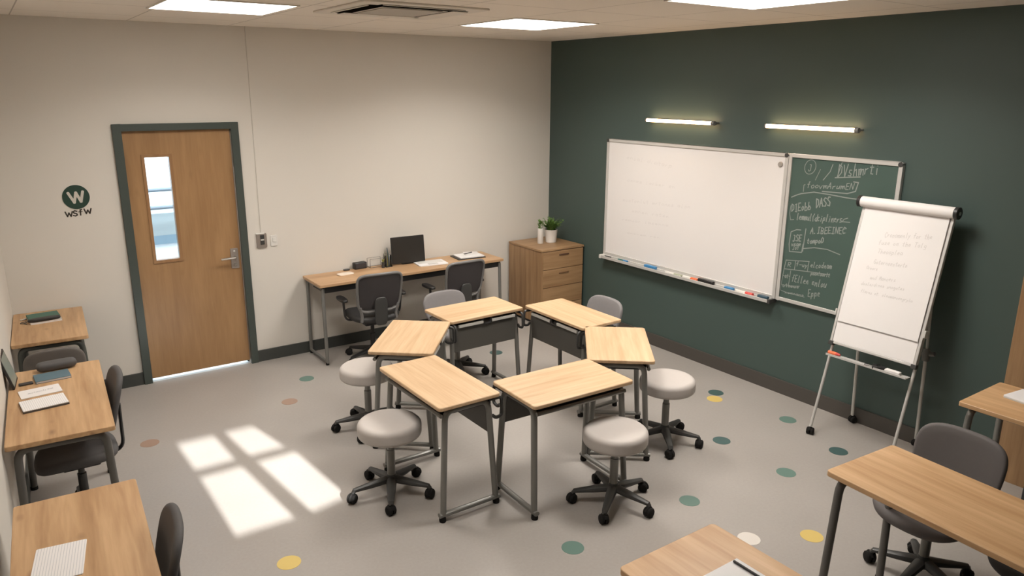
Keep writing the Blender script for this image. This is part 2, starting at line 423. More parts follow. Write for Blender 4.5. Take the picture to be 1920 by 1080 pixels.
# corridor seen through the door glass
bm = bmn(); bx(bm, -6.6, -1.4, 1.75, 1.87, 0, H); struct('wall_corridor', bm, M['white_wall'])
bm = bmn(); bx(bm, -7.2, -1, .0, 1.9, -.12, -.0); struct('floor_corridor', bm, plain('pale corridor vinyl', (.62, .66, .68), .3))
bm = bmn(); bx(bm, -7.2, -1, .16, 1.9, H, H+.1); struct('ceiling_corridor', bm, M['white_wall'])
bm = bmn(); bx(bm, -6.6, -1.4, 1.735, 1.75, .94, 1.17); struct('trim_2', bm, plain('grey corridor band', (.36, .40, .41), .5))
bm = bmn(); bx(bm, -6.6, -1.4, 1.73, 1.75, .85, .94); struct('trim_3', bm, plain('blue corridor band', (.20, .28, .34), .5))
rail = thing('handrail', 'pale blue grey corridor handrails seen through the door glass', 'handrail', (-3.7, 1.6, 0))
for z_ in (1.25, 1.43):
    bm = bmn(); add_tube(bm, [(-2.4, 0, z_), (2.0, 0, z_)], .02, 10); obj('rail', bm, plain('blue grey rail', (.16, .19, .22), .5), rail)
for x_ in (-1.4, 1.2):
    bm = bmn(); add_tube(bm, [(x_, 0, 0), (x_, 0, 1.43)], .02, 10); obj('post', bm, M['steel'], rail)
# thin wall cable running to the access panel
bm = bmn(); add_tube(bm, [(-3.213, -.004, H), (-3.222, -.004, 1.19)], .0035, 6)
tag(obj('wall_cable', bm, plain('cable paint', (.62, .58, .52), .6)), 'thin pale cable running down the cream wall from ceiling to grey switch', 'cable')
# grey access switch and white switch
sw = thing('wall_switch', 'brushed grey wall switch plate beside the door, at end of cable', 'switch', (-3.222, 0, 1.118), group='switches by the door')
bm = bmn(); add_prism(bm, round_rect(.092, .13, .012), 0, .014); bm.transform(Matrix.Rotation(R(90), 4, 'X')); obj('plate', bm, M['plate_grey'], sw, .002)
bm = bmn(); bx(bm, -.012, .022, -.022, -.013, .016, .05); obj('button', bm, M['dk_plastic'], sw, .002)
bm = bmn(); bx(bm, -.012, .022, -.022, -.013, -.035, .0); obj('button', bm, M['dk_plastic'], sw, .002)
bm = bmn(); bx(bm, -.008, .016, -.024, -.013, .002, .012); obj('indicator', bm, M['plastic_w'], sw, .001)
bm = bmn(); bx(bm, -.045, .028, -.018, -.001, .058, .068); obj('plate_cap', bm, M['plastic_w'], sw, .002)
s2 = thing('wall_switch', 'white square wall switch to the right of the grey switch', 'switch', (-3.112, 0, 1.105), group='switches by the door')
bm = bmn(); add_prism(bm, round_rect(.062, .098, .006), 0, .008); bm.transform(Matrix.Rotation(R(90), 4, 'X')); obj('plate', bm, M['cream_paper' if 0 else 'plastic_w'], s2, .002)
bm = bmn(); bx(bm, -.013, .015, -.013, -.007, -.01, .028); obj('button', bm, M['plastic_w'], s2, .002)

# ------------------------------------------------------------------ stroke writing
F = {'a': [[(.5, .5), (.2, .55), (.05, .25), (.2, 0), (.45, .15), (.5, .5), (.55, 0)]], 'b': [[(.1, 1), (.05, 0), (.4, 0), (.5, .3), (.3, .5), (.08, .35)]],
     'c': [[(.5, .45), (.25, .55), (.05, .25), (.2, 0), (.5, .08)]], 'd': [[(.5, .5), (.2, .5), (.05, .2), (.25, 0), (.5, .15)], [(.55, 1), (.5, 0)]],
     'e': [[(.08, .28), (.5, .32), (.35, .55), (.1, .4), (.1, .1), (.5, .05)]], 'f': [[(.5, .95), (.3, 1), (.22, 0)], [(.05, .55), (.45, .58)]],
     'g': [[(.5, .5), (.15, .5), (.1, .1), (.45, .1), (.5, .5), (.45, -.35), (.1, -.3)]], 'i': [[(.25, .5), (.22, 0)], [(.28, .7), (.29, .73)]],
     'k': [[(.1, 1), (.08, 0)], [(.5, .55), (.1, .25), (.5, 0)]], 'l': [[(.25, 1), (.2, 0), (.35, 0)]], 'm': [[(.02, .5), (.05, 0), (.1, .45), (.28, .5), (.3, 0), (.35, .45), (.55, .5), (.58, 0)]],
     'n': [[(.08, .5), (.1, 0), (.15, .4), (.4, .52), (.5, 0)]], 'o': [[(.3, .52), (.08, .3), (.2, 0), (.48, .1), (.5, .4), (.3, .52)]], 'p': [[(.1, .5), (.05, -.35)], [(.1, .45), (.45, .5), (.45, .1), (.1, .05)]],
     'r': [[(.1, .5), (.12, 0), (.18, .4), (.45, .52)]], 's': [[(.5, .48), (.2, .5), (.15, .3), (.45, .2), (.4, 0), (.08, .03)]], 't': [[(.3, .9), (.25, .05), (.45, .03)], [(.05, .58), (.5, .6)]],
     'u': [[(.08, .5), (.1, .05), (.4, .03), (.5, .5), (.52, 0)]], 'v': [[(.05, .5), (.25, 0), (.5, .52)]], 'w': [[(.02, .5), (.15, 0), (.3, .4), (.42, 0), (.58, .52)]], 'z': [[(.08, .5), (.5, .5), (.08, 0), (.52, .02)]],
     'A': [[(.0, 0), (.3, 1), (.55, 0)], [(.12, .4), (.48, .4)]], 'B': [[(.08, 0), (.1, 1), (.5, .85), (.45, .55), (.1, .5), (.52, .3), (.45, .02), (.08, 0)]], 'C': [[(.55, .85), (.25, 1), (.03, .5), (.2, 0), (.55, .1)]],
     'D': [[(.1, 0), (.12, 1), (.5, .8), (.55, .3), (.1, 0)]], 'E': [[(.55, 1), (.1, 1), (.08, 0), (.55, 0)], [(.1, .5), (.45, .52)]], 'G': [[(.55, .85), (.2, 1), (.03, .4), (.25, 0), (.55, .1), (.55, .45), (.3, .45)]],
     'I': [[(.3, 1), (.27, 0)], [(.12, 1), (.48, 1)], [(.1, 0), (.45, 0)]], 'J': [[(.2, 1), (.45, .95), (.4, .1), (.15, 0), (.05, .2)]], 'M': [[(.02, 0), (.1, 1), (.3, .3), (.5, 1), (.6, 0)]], 'N': [[(.05, 0), (.08, 1), (.5, 0), (.55, 1)]],
     'P': [[(.08, 0), (.1, 1), (.5, .95), (.5, .55), (.1, .5)]], 'S': [[(.55, .9), (.25, 1), (.08, .75), (.5, .35), (.4, 0), (.05, .08)]], 'T': [[(.3, 1), (.27, 0)], [(0, 1), (.6, 1)]], 'V': [[(.02, 1), (.28, 0), (.58, 1)]],
     'H': [[(.06, 1), (.05, 0)], [(.5, 1), (.52, 0)], [(.05, .5), (.5, .52)]], 'R': [[(.08, 0), (.1, 1), (.5, .95), (.5, .6), (.1, .5), (.55, 0)]], 'O': [[(.3, 1), (.03, .6), (.2, 0), (.52, .2), (.55, .8), (.3, 1)]],
     'h': [[(.12, 1), (.08, 0), (.15, .4), (.4, .5), (.48, 0)]], 'y': [[(.08, .5), (.25, .05)], [(.5, .52), (.25, .05), (.05, -.35)]], 'j': [[(.3, .5), (.28, -.25), (.08, -.3)]], 'x': [[(.05, .5), (.5, 0)], [(.5, .5), (.05, 0)]], 'q': [[(.45, .5), (.1, .45), (.1, .1), (.45, .1)], [(.47, .5), (.45, -.35)]], '(': [[(.4, 1), (.15, .5), (.35, -.1)]],
     '/': [[(.05, 0), (.5, 1.1)]], '.': [[(.2, .0), (.25, .03)]], '[': [[(.4, 1), (.1, 1), (.1, 0), (.4, 0)]], ']': [[(.1, 1), (.45, 1), (.42, 0), (.1, 0)]], '-': [[(.05, .4), (.55, .42)]],
     '3': [[(.1, .9), (.5, .95), (.2, .55), (.5, .3), (.35, 0), (.05, .1)]], '8': [[(.3, .5), (.05, .8), (.3, 1), (.5, .8), (.1, .25), (.3, 0), (.52, .25), (.3, .5)]], ' ': []}
LIFT = [0]
def lift():      # strokes that cross lie a hair above one another
    LIFT[0] = (LIFT[0]+1) % 40
    return LIFT[0]*.00002
def ribbon(bm, pts, w, place):
    """flat stroke of width w through 2D pts; place(u,v,lift) gives the 3D point"""
    P = [Vector(p) for p in pts]
    for a, b_ in zip(P, P[1:]):
        d_ = b_-a
        if d_.length < 1e-5: continue
        t = d_.normalized(); n_ = Vector((-t.y, t.x))*w/2; e = t*w*.3
        q = [a-e+n_, a-e-n_, b_+e-n_, b_+e+n_]
        h_ = lift()
        bm.faces.new([bm.verts.new(place(v_.x, v_.y, h_)) for v_ in q])
def scrawl(bm, text, p0, p1, h, w, place, jit=.1):
    p0, p1 = Vector(p0), Vector(p1); d_ = p1-p0; Lh = d_.length; t = d_/Lh; n_ = Vector((-t.y, t.x))
    adv = Lh/max(1, len(text))
    for i, ch in enumerate(text):
        ox = i*adv; dy = random.uniform(-.06, .06)*h
        for st in F.get(ch, []):
            pts = [p0+t*(ox+(x+random.uniform(-jit, jit)*.4)*adv*1.45+(y*.18*h))+n_*(dy+(y+random.uniform(-jit, jit)*.4)*h) for x, y in st]
            ribbon(bm, pts, w, place)

# ------------------------------------------------------------------ logo on the back wall
lg = thing('wall_logo', 'round dark green emblem with a cream W above small black lettering on cream wall', 'sign', (-4.6, 0, 1.61))
bm = bmn(); add_lathe(bm, [(0, -.004), (.0925, -.004), (.0925, 0)], 48, (0, 0, 0), 1); obj('disc', bm, M['logo_green'], lg, 0)
bm = bmn(); pts = [(-.05, .034), (-.016, -.04), (.002, .034), (.03, -.037), (.049, .039)]
pl_ = lambda u, v_, h_: (u, -.0045-h_, v_)
for a, b_ in zip(pts, pts[1:]): ribbon(bm, [a, b_], .0195, pl_)
for i, a in enumerate(pts): bm.faces.new([bm.verts.new((a[0]+.0097*math.cos(k*PI/10), -.0055-i*.00005, a[1]+.0097*math.sin(k*PI/10))) for k in range(20)])
obj('letter_mark', bm, M['logo_cream'], lg, 0, False)
bm = bmn(); pw = lambda u, v_, h_: (u, -.0012-h_, v_)
zz = -.146
W_ = [(-.5, 1), (-.25, 0), (0, .75), (.25, 0), (.5, 1)]
for cx_, cz_ in ((-.063, zz), (.066, zz+.012)): ribbon(bm, [(cx_+a*.048, cz_+b_*.038) for a, b_ in W_], .0095, pw)
ribbon(bm, [(-.008, zz+.036), (-.022, zz+.042), (-.034, zz+.034), (-.028, zz+.024), (-.012, zz+.018), (-.008, zz+.008), (-.02, zz+.001), (-.036, zz+.006)], .0095, pw)
ribbon(bm, [(.026, zz+.046), (.016, zz+.046), (.014, zz+.004)], .0095, pw); ribbon(bm, [(.003, zz+.03), (.028, zz+.031)], .0065, pw)
obj('lettering', bm, M['logo_black'], lg, 0, False)

# ------------------------------------------------------------------ ceiling fittings
def ceiling_light(x0, x1, y0, y1, label):
    t = thing('ceiling_light', label, 'ceiling light', ((x0+x1)/2, (y0+y1)/2, H), group='square ceiling panel lights')
    w, d_ = x1-x0, y1-y0
    bm = bmn()
    for a in ((-w/2-.012, -w/2, -d_/2-.012, d_/2+.012), (w/2, w/2+.012, -d_/2-.012, d_/2+.012), (-w/2, w/2, -d_/2-.012, -d_/2), (-w/2, w/2, d_/2, d_/2+.012)):
        bx(bm, *a, -.008, 0)
    obj('frame', bm, M['ceil_frame'], t)
    bm = bmn(); bx(bm, -w/2, w/2, -d_/2, d_/2, -.006, -.001); obj('diffuser', bm, M['lamp_white'], t)
ceiling_light(-4.14, -3.42, -1.86, -1.14, 'square white ceiling panel light above the door side, left of the air conditioner')
ceiling_light(-1.87, -1.11, -2.0, -1.22, 'square white ceiling panel light nearest the room corner, right of the air conditioner')
ceiling_light(-1.83, -1.07, -4.15, -3.42, 'square white ceiling panel light nearest the green wall, cut by the top edge')
ceiling_light(-4.14, -3.42, -4.15, -3.42, 'square white ceiling panel light above the left desks, out of view overhead')
SLOT = plain('dark air slot', (.008, .007, .006), .95, spec=0)
ac = thing('air_conditioner', 'square beige ceiling cassette air conditioner between the panel lights', 'air conditioner', (-2.785, -1.98, H))
w = .43
bm = bmn(); add_prism(bm, round_rect(2*w, 2*w, .03), -.012, 0); obj('fascia', bm, M['ceil_frame'], ac, .004)
bm = bmn(); add_prism(bm, round_rect(.42, .42, .02), -.018, -.0122); obj('intake_grille', bm, M['ceil_grille'], ac, .004)
for k in range(4):
    bm = bmn(); bx(bm, -.29, .29, .235, .345, -.0138, -.0122); bm.transform(Matrix.Rotation(k*PI/2, 4, 'Z')); fo = obj('air_slot', bm, SLOT, ac)
    bm = bmn(); add_box(bm, (0, .352 if k in (1, 2) else .29, -.0165), (.57, .012 if k in (1, 2) else .106, .003)); bm.transform(Matrix.Rotation(k*PI/2, 4, 'Z')); obj('louvre', bm, M['ceil_frame'], fo)

# ------------------------------------------------------------------ wall tube lights
def tube_light(y0, y1, label):
    t = thing('wall_tube_light', label, 'wall light', (0, (y0+y1)/2, 2.155), group='tube lights above the boards')
    Lh = abs(y1-y0)/2
    bm = bmn(); add_tube(bm, [(-.062, -Lh+.025, 0), (-.062, Lh-.012, 0)], .0145, 16); obj('tube', bm, M['lamp_warm'], t)
    for s_, c0, c1 in ((-1, -Lh-.004, -Lh+.025), (1, Lh-.012, Lh)):
        bm = bmn(); add_tube(bm, [(-.062, c0, 0), (-.062, c1, 0)], .0185, 16); bx(bm, -.06, -.0, min(c0, c1)+.003, max(c0, c1)-.003, -.006, .006)
        obj('end_cap', bm, M['grey_plastic'], t, .001)
    bm = bmn(); bx(bm, -.03, 0, -Lh+.03, Lh-.02, -.012, .012); obj('backing_rail', bm, M['metal_dk'], t, .002)
tube_light(-2.33, -1.53, 'glowing warm tube light on the green wall above the whiteboard')
tube_light(-3.62, -2.84, 'glowing warm tube light on the green wall above whiteboard and chalkboard joint, nearer the easel')

# ------------------------------------------------------------------ boards
def board(name, label, cat, ya, yb, z0, z1, surf):
    t = thing(name, label, cat, (0, (ya+yb)/2, 0))
    w = abs(yb-ya)/2
    bm = bmn(); bx(bm, -.022, -.004, -w+.01, w-.01, z0+.01, z1-.01); obj('writing_surface', bm, surf, t)
    bm = bmn(); f_ = .028
    for a in ((-w, -w+f_, z0, z1), (w-f_, w, z0, z1), (-w+f_, w-f_, z0, z0+f_), (-w+f_, w-f_, z1-f_, z1)): bx(bm, -.032, 0, a[0], a[1], a[2], a[3])
    obj('frame', bm, M['silver'], t, .003)
    return t, w
wb, w = board('whiteboard', 'large white whiteboard with aluminium frame and pen tray on green wall', 'whiteboard', -.97, -3.055, .785, 1.955, M['whiteboard'])
for s_ in (-1, 1):
    bm = bmn(); add_tube(bm, [(-.036, s_*(w-.016), 1.94), (0, s_*(w-.016), 1.94)], .017, 12); obj('corner_cap', bm, M['dk_plastic'], wb)
bm = bmn(); bx(bm, -.085, -.033, -w+.01, w-.02, .755, .765); bx(bm, -.09, -.082, -w+.01, w-.02, .755, .782); bx(bm, -.05, -.0, -w+.01, w-.02, .765, .785)
tr = obj('pen_tray', bm, M['silver'], wb, .002)
for s_ in (-1, 1):
    yy = s_*(w-.015)+(-.0 if s_ > 0 else .0)
    bm = bmn(); bx(bm, -.093, -.0, yy-.012, yy+.012, .75, .787); obj('tray_end', bm, M['dk_plastic'] if s_ < 0 else M['plastic_w'], tr, .003)
CY = -(.97+3.055)/2
pb = lambda u, v_, h_: (-.0224-h_, -u-CY, v_)
for (a, b_, h_, tx) in (((1.25, 1.78), (1.85, 1.74), .035, 'enoal dimtarp'), ((1.27, 1.56), (1.9, 1.56), .03, 'conms lonber sn'), ((1.22, 1.36), (2.1, 1.40), .035, 'mootonlut mrtonns alon'),
                     ((1.35, 1.27), (1.85, 1.28), .03, 'omnen ratsn'), ((1.22, 1.17), (1.85, 1.2), .025, 'nemuor lasenno'), ((1.3, 1.05), (1.75, 1.07), .02, 'anovem ron')):
    bm = bmn(); scrawl(bm, tx, a, b_, h_, .005, pb); obj('text_line', bm, M['faint'], wb, 0, False)
cb, w2 = board('chalkboard', 'dark green chalkboard covered in chalk notes, joined right of the whiteboard', 'chalkboard', -3.06, -3.952, .785, 1.955, M['chalkboard'])
bm = bmn(); add_tube(bm, [(-.036, -w2+.016, 1.94), (0, -w2+.016, 1.94)], .017, 12); obj('corner_cap', bm, M['dk_plastic'], cb)
# chalk writing, laid out in board coordinates
CC = -(3.06+3.952)/2
def cbp(x, y):          # layout units of the chalk drawing to metres along and up the board
    return (3.098+(x-150)*.001345, 1.905-(y-100)*(.001345*1.06)+(x-150)*.000205)
pc = lambda u, v_, h_: (-.0224-h_, -u-CC, v_)
bm = bmn()
def st(pts, w=.006): ribbon(bm, [cbp(*p) for p in pts], w, pc)
def tx(s, a, b_, h, w=.0055):
    scrawl(bm, s, cbp(*a), cbp(*b_), h*.00138, w, pc)
st([(260+35*math.cos(a*.35), 143+38*math.sin(a*.35)) for a in range(19)], .005); tx('J', (248, 162), (272, 162), 34)
st([(325, 160), (300, 215)], .004); st([(397, 138), (385, 175), (348, 217)])
tx('DVshmrti', (430, 205), (668, 205), 62, .007); st([(430, 205), (450, 130), (490, 135)]); st([(418, 208), (562, 212)], .008)
tx('foovmArumEN', (250, 252), (535, 275), 32); st([(240, 235), (232, 238), (232, 272)], .005); st([(528, 235), (556, 240), (545, 284), (500, 293), (350, 276)], .008)
st([(160, 300), (190, 290), (220, 283), (300, 278), (400, 295), (500, 315), (612, 332)], .008)
tx('DIEobb', (168, 382), (296, 370), 42, .007); tx('DASS', (322, 362), (412, 352), 48, .008); st([(162, 345), (158, 390), (168, 425), (190, 424)], .005)
tx('lemmul(dcipliners', (205, 425), (490, 443), 38, .0065); st([(488, 440), (500, 425), (520, 420)]); st([(490, 438), (535, 442)])
st([(243, 482), (215, 480), (180, 492), (175, 560), (182, 602), (262, 606), (266, 560)], .007); st([(274, 475), (268, 600)], .007); st([(235, 520), (240, 545)], .005)
tx('JSE', (195, 545), (255, 545), 36, .007); tx('vsae', (190, 572), (255, 572), 26, .006); tx('Jof', (200, 592), (245, 590), 26, .005)
tx('A.IBEEINEC', (303, 500), (520, 502), 34, .0065); st([(498, 478), (520, 475)], .005); tx('tompoO', (290, 556), (395, 552), 30, .007)
st([(272, 584), (340, 578), (420, 586), (500, 612)], .007)
st([(165, 652), (318, 655)], .006); st([(160, 702), (330, 712), (450, 722)], .006); st([(166, 652), (156, 720), (146, 826)], .006); st([(230, 654), (227, 706)], .006); st([(316, 656), (312, 712)], .006)
st([(150, 792), (200, 800), (272, 796)], .004); st([(204, 712), (198, 800)], .005); st([(146, 826), (200, 840), (310, 856)], .005)
tx('R', (180, 690), (205, 690), 26); tx('f-uy', (235, 685), (312, 688), 26); tx('elcodnam', (328, 688), (462, 690), 32); tx('poooloorlt', (335, 728), (456, 735), 22)
tx('-at-', (155, 752), (205, 755), 28); tx('fEllen,enlou', (215, 772), (442, 795), 40, .006); tx('otomus', (158, 806), (272, 808), 22); tx('Eppe', (332, 850), (412, 845), 40, .006); tx('nomoano', (180, 842), (308, 852), 14, .004)
obj('chalk_writing', bm, M['chalk'], cb, 0, False)
bm = bmn(); add_lathe(bm, [(0, -.034), (.018, -.034), (.022, -.028), (.022, -.0225)], 20, (0, 0, 0), 0)
o = obj('board_magnet', bm, plain('grey magnet plastic', (.34, .31, .28), .5)); o.location = (0, -2.985, 1.865); tag(o, 'round grey magnet stuck near the whiteboard\'s top right corner', 'magnet')
# pens and erasers on the tray
def marker(y, body, cap, label, L_=.12, r=.0085, cap_frac=.4, cat='marker', name='marker_pen', rz=0):
    r *= 1.15
    t = thing(name, label, cat, (-.062, y, .7655+r), rz, 'pens and erasers on the whiteboard tray')
    bm = bmn(); add_tube(bm, [(0, L_/2, 0), (0, L_/2-L_*(1-cap_frac), 0)], r, 12); obj('barrel', bm, body, t)
    bm = bmn(); add_tube(bm, [(0, L_/2-L_*(1-cap_frac), 0), (0, -L_/2, 0)], r*1.12, 12); obj('cap', bm, cap, t)
def eraser(y, m_, label, L_=.1, hh=.026):
    hh *= 1.25
    t = thing('board_eraser', label, 'eraser', (-.0595, y, .7655), 0, 'pens and erasers on the whiteboard tray')
    bm = bmn(); bx(bm, -.016, .016, -L_/2, L_/2, 0.006, hh); obj('grip', bm, m_, t, .006)
    bm = bmn(); bx(bm, -.015, .015, -L_/2+.004, L_/2-.004, 0, .007); obj('felt', bm, M['dk_plastic'], t)
marker(-1.08, M['dk_plastic'], M['black'], 'short dark marker at the far left end of the whiteboard tray', .08)
marker(-1.30, M['tealp'], M['blue'], 'dark teal marker second from left on the whiteboard tray', .13, .0105)
eraser(-1.68, M['blue'], 'bright blue eraser on the left half of the whiteboard tray', .15, .03)
marker(-1.98, M['plastic_w'], M['olive'], 'white marker with pale olive cap mid tray below the whiteboard', .2, .011, .45)
marker(-2.185, M['plastic_w'], M['orange'], 'white marker with orange cap touching the black eraser', .17, .0125, .45)
eraser(-2.365, M['black'], 'black block eraser right of the orange marker cap on the tray', .17, .032)
eraser(-2.62, M['blue'], 'small blue eraser right of the black eraser on the tray', .095, .024)
marker(-2.78, M['plastic_w'], M['red'], 'white marker with red cap near the right of the tray', .17, .0125, .42)
eraser(-2.965, M['navy'], 'dark slate blue eraser at the right end of the whiteboard tray', .1, .028)

# ------------------------------------------------------------------ student desks in the ring
ZT = .72
def leg_path(x, s_, w_top, w_bot, ztop, bend_in=0.0, z0=0.0, xf=0):
    return [(x+xf, s_*w_bot/2, z0), (x, s_*w_top/2, ztop), (x, 0, ztop)]
def make_student_desk(L_=.75, W_=.442):
    t = thing('student_desk', '', 'desk', group='six student desks set in a ring')
    bm = bmn(); add_prism(bm, round_rect(L_, W_, .022), ZT-.024, ZT); obj('tabletop', bm, M['table_light'], t, .005)
    for ex in (-1, 1):
        x = ex*(L_/2-.045)
        for s_ in (-1, 1):
            bm = bmn(); add_tube(bm, [(x+ex*.02, s_*.195, .045), (x, s_*.155, ZT-.047), (x, 0, ZT-.047)], .0195, 12, .06, flat=.95)
            obj('leg', bm, M['metal'], t)
        bm = bmn(); add_tube(bm, [(x+ex*.02, -.222, .042), (x+ex*.02, .222, .042)], .019, 10, flat=.8); obj('foot_bar', bm, M['metal'], t)
        for s_ in (-1, 1):
            bm = bmn(); add_lathe(bm, [(0, 0), (.020, 0), (.0215, .008), (.019, .034), (0, .034)], 14, (x+ex*.02, s_*.2, 0)); obj('rubber_foot', bm, M['rubber'], t)
    # front rail under the user's edge and a book box behind it
    bm = bmn(); add_tube(bm, [(-L_/2+.04, -.185, ZT-.07), (L_/2-.04, -.185, ZT-.07)], .0125, 10); obj('front_rail', bm, M['metal'], t)
    bm = bmn(); bx(bm, -L_/2+.07, L_/2-.07, -.172, .15, ZT-.085, ZT-.08); bx(bm, -L_/2+.075, L_/2-.075, -.17, -.166, ZT-.08, ZT-.03)
    bx(bm, -L_/2+.07, -L_/2+.075, -.13, .15, ZT-.08, ZT-.026); bx(bm, L_/2-.075, L_/2-.07, -.13, .15, ZT-.08, ZT-.026); bx(bm, -L_/2+.075, L_/2-.075, .145, .15, ZT-.08, ZT-.026)
    obj('book_box', bm, M['black'], t)
    bm = bmn(); pp = [(-L_/2+.045, .0), (L_/2-.045, .0), (L_/2-.045, -.195), (L_/2-.06, -.215), (-L_/2+.06, -.215), (-L_/2+.045, -.195)]
    va = [bm.verts.new((p[0], .172, ZT-.052+p[1])) for p in pp]; vb = [bm.verts.new((p[0], .176, ZT-.052+p[1])) for p in pp]
    bm.faces.new(va); bm.faces.new(vb[::-1])
    for i in range(6): bm.faces.new((va[i], va[(i+1) % 6], vb[(i+1) % 6], vb[i]))
    obj('modesty_panel', bm, M['panel_dk'], t)
    for a, b_ in ((-.29, -.045), (.045, .29)):
        bm = bmn(); bx(bm, a, b_, .194, .212, ZT-.066, ZT-.045); obj('pencil_rail', bm, M['lightgrey'], t, .002)
    bm = bmn(); add_tube(bm, [(-.045, .19, ZT-.034), (-.035, .195, ZT-.075), (.035, .195, ZT-.075), (.045, .19, ZT-.034)], .013, 8, .02); obj('rail_clip', bm, M['black'], t)
    for ex in (-1, 1):
        x = ex*(L_/2-.03)
        bm = bmn(); add_tube(bm, [(x, .15, ZT-.04), (x, .245, ZT-.04), (x, .25, ZT-.16), (x, .20, ZT-.165), (x, .18, ZT-.145)], .0105, 8, .025); obj('bag_hook', bm, M['dk_plastic'], t)
    return t
sd = make_student_desk()
desks = [((-3.072, -2.885), -90, (1.04, .93, 1), 'pale wood student desk front left of the ring, its end facing the camera'),
         ((-2.452, -3.335), -2, (.98, 1.03, 1), 'pale wood student desk front right of the ring, stool before its long side'),
         ((-2.812, -2.052), 230, (.96, 1.01, 1), 'pale wood student desk on the left of the ring, behind the front left desk'),
         ((-2.079, -1.725), 181, (.915, .94, 1), 'pale wood student desk at the back left of the ring, nearest the wall bench'),
         ((-1.492, -2.245), 90, (.985, .89, 1), 'pale wood student desk at the back right of the ring, nearest the drawer cabinet'),
         ((-1.696, -2.998), 51, (.955, 1.0, 1), 'pale wood student desk on the right of the ring, facing the green wall')]
for i, (p_, a, s_, lb) in enumerate(desks):
    if i == 0:
        sd.location = (*p_, 0); sd.rotation_euler = (0, 0, R(a)); sd.scale = s_; sd['label'] = lb
    else: dup(sd, (*p_, 0), R(a), lb, s_)

# ------------------------------------------------------------------ castors and star bases
def add_caster(bm, c, a, r=.03):
    """twin wheel castor under point c; a = heading"""
    m_ = Matrix.Translation(c) @ Matrix.Rotation(a, 4, 'Z')
    b2 = bmn()
    for s_ in (-1, 1):
        add_lathe(b2, [(0, .003*s_), (r*.9, .003*s_), (r, .007*s_), (r, .019*s_), (r*.8, .025*s_), (r*.35, .0265*s_), (0, .0265*s_)], 18, (-.006, 0, r), 1)
    add_tube(b2, [(-.006+math.cos(q)*(r*.95), 0, r+math.sin(q)*(r*.95)) for q in [R(200-20*i) for i in range(10)]], .008, 8)
    add_tube(b2, [(.006, 0, r), (.006, 0, r*2+.012)], .006, 8)
    b2.transform(m_); me = bpy.data.meshes.new('tmp'); b2.to_mesh(me); b2.free(); bm.from_mesh(me); bpy.data.meshes.remove(me)
def star_base(parent, mt, rad=.245, rot=0, hub_z=.105):
    bm = bmn()
    for k in range(5):
        a = rot+2*PI*k/5; ca, sa = math.cos(a), math.sin(a)
        path = [Vector((ca*.02, sa*.02, hub_z)), Vector((ca*rad*.5, sa*rad*.5, hub_z-.014)), Vector((ca*(rad-.012), sa*(rad-.012), .078)), Vector((ca*rad, sa*rad, .062))]
        add_tube(bm, path, .02, 10, 0, flat=.75, radii=[.033, .027, .018, .014])
    add_lathe(bm, [(0, hub_z-.03), (.03, hub_z-.03), (.036, hub_z-.01), (.034, hub_z+.018), (.024, hub_z+.035), (0, hub_z+.035)], 20)
    sb = obj('star_base', bm, mt, parent)
    for k in range(5):
        a = rot+2*PI*k/5
        bm = bmn(); add_caster(bm, (math.cos(a)*rad, math.sin(a)*rad, 0), a+R(35+47*k)); obj('caster', bm, M['rubber'], sb)
    return sb
# ------------------------------------------------------------------ stools
def make_stool():
    t = thing('swivel_stool', '', 'stool', group='round swivel stools at the ring of desks')
    bm = bmn(); rr = .193
    prof = [(0, .398), (rr*.5, .398), (rr-.03, .398)]
    for k in range(1, 8): a = -PI/2+PI/2*k/7; prof.append((rr-.024+.024*math.cos(a), .422+.024*math.sin(a)))
    for k in range(0, 11): a = PI/2*k/10; prof.append((rr-.036+.036*math.cos(a), .461+.034*math.sin(a)))
    prof += [(rr*.7, .4965), (rr*.5, .4985), (rr*.25, .4995), (0, .5)]
    add_lathe(bm, prof, 64)
    obj('cushion', bm, M['vinyl'], t, angle=80)
    bm = bmn(); add_lathe(bm, [(0, .375), (.04, .375), (.05, .385), (.05, .404), (0, .404)], 20); add_tube(bm, [(0, 0, .385), (.09, .03, .38)], .006, 6); obj('seat_plate', bm, M['black'], t)
    bm = bmn(); add_lathe(bm, [(0, .13), (.0255, .13), (.0255, .30), (.02, .302), (.02, .378), (0, .378)], 18); obj('column', bm, M['metal'], t)
    star_base(t, M['dk_plastic'], .245, 0)
    return t
st0 = make_stool()
stools = [((-3.36, -2.80), 243, 'round pale grey swivel stool at the front left desk of the ring'), ((-2.305, -3.655), 216, 'round pale grey swivel stool at the front right desk, nearest the camera'),
          ((-3.085, -1.86), 163, 'round pale grey swivel stool on the far left, behind the left ring desk'), ((-1.455, -3.26), 234, 'round pale grey swivel stool right of the ring towards the green wall')]
for i, (p_, a, lb) in enumerate(stools):
    if i == 0: st0.location = (*p_, 0); st0.rotation_euler = (0, 0, R(a)); st0['label'] = lb
    else: dup(st0, (*p_, 0), R(a), lb)

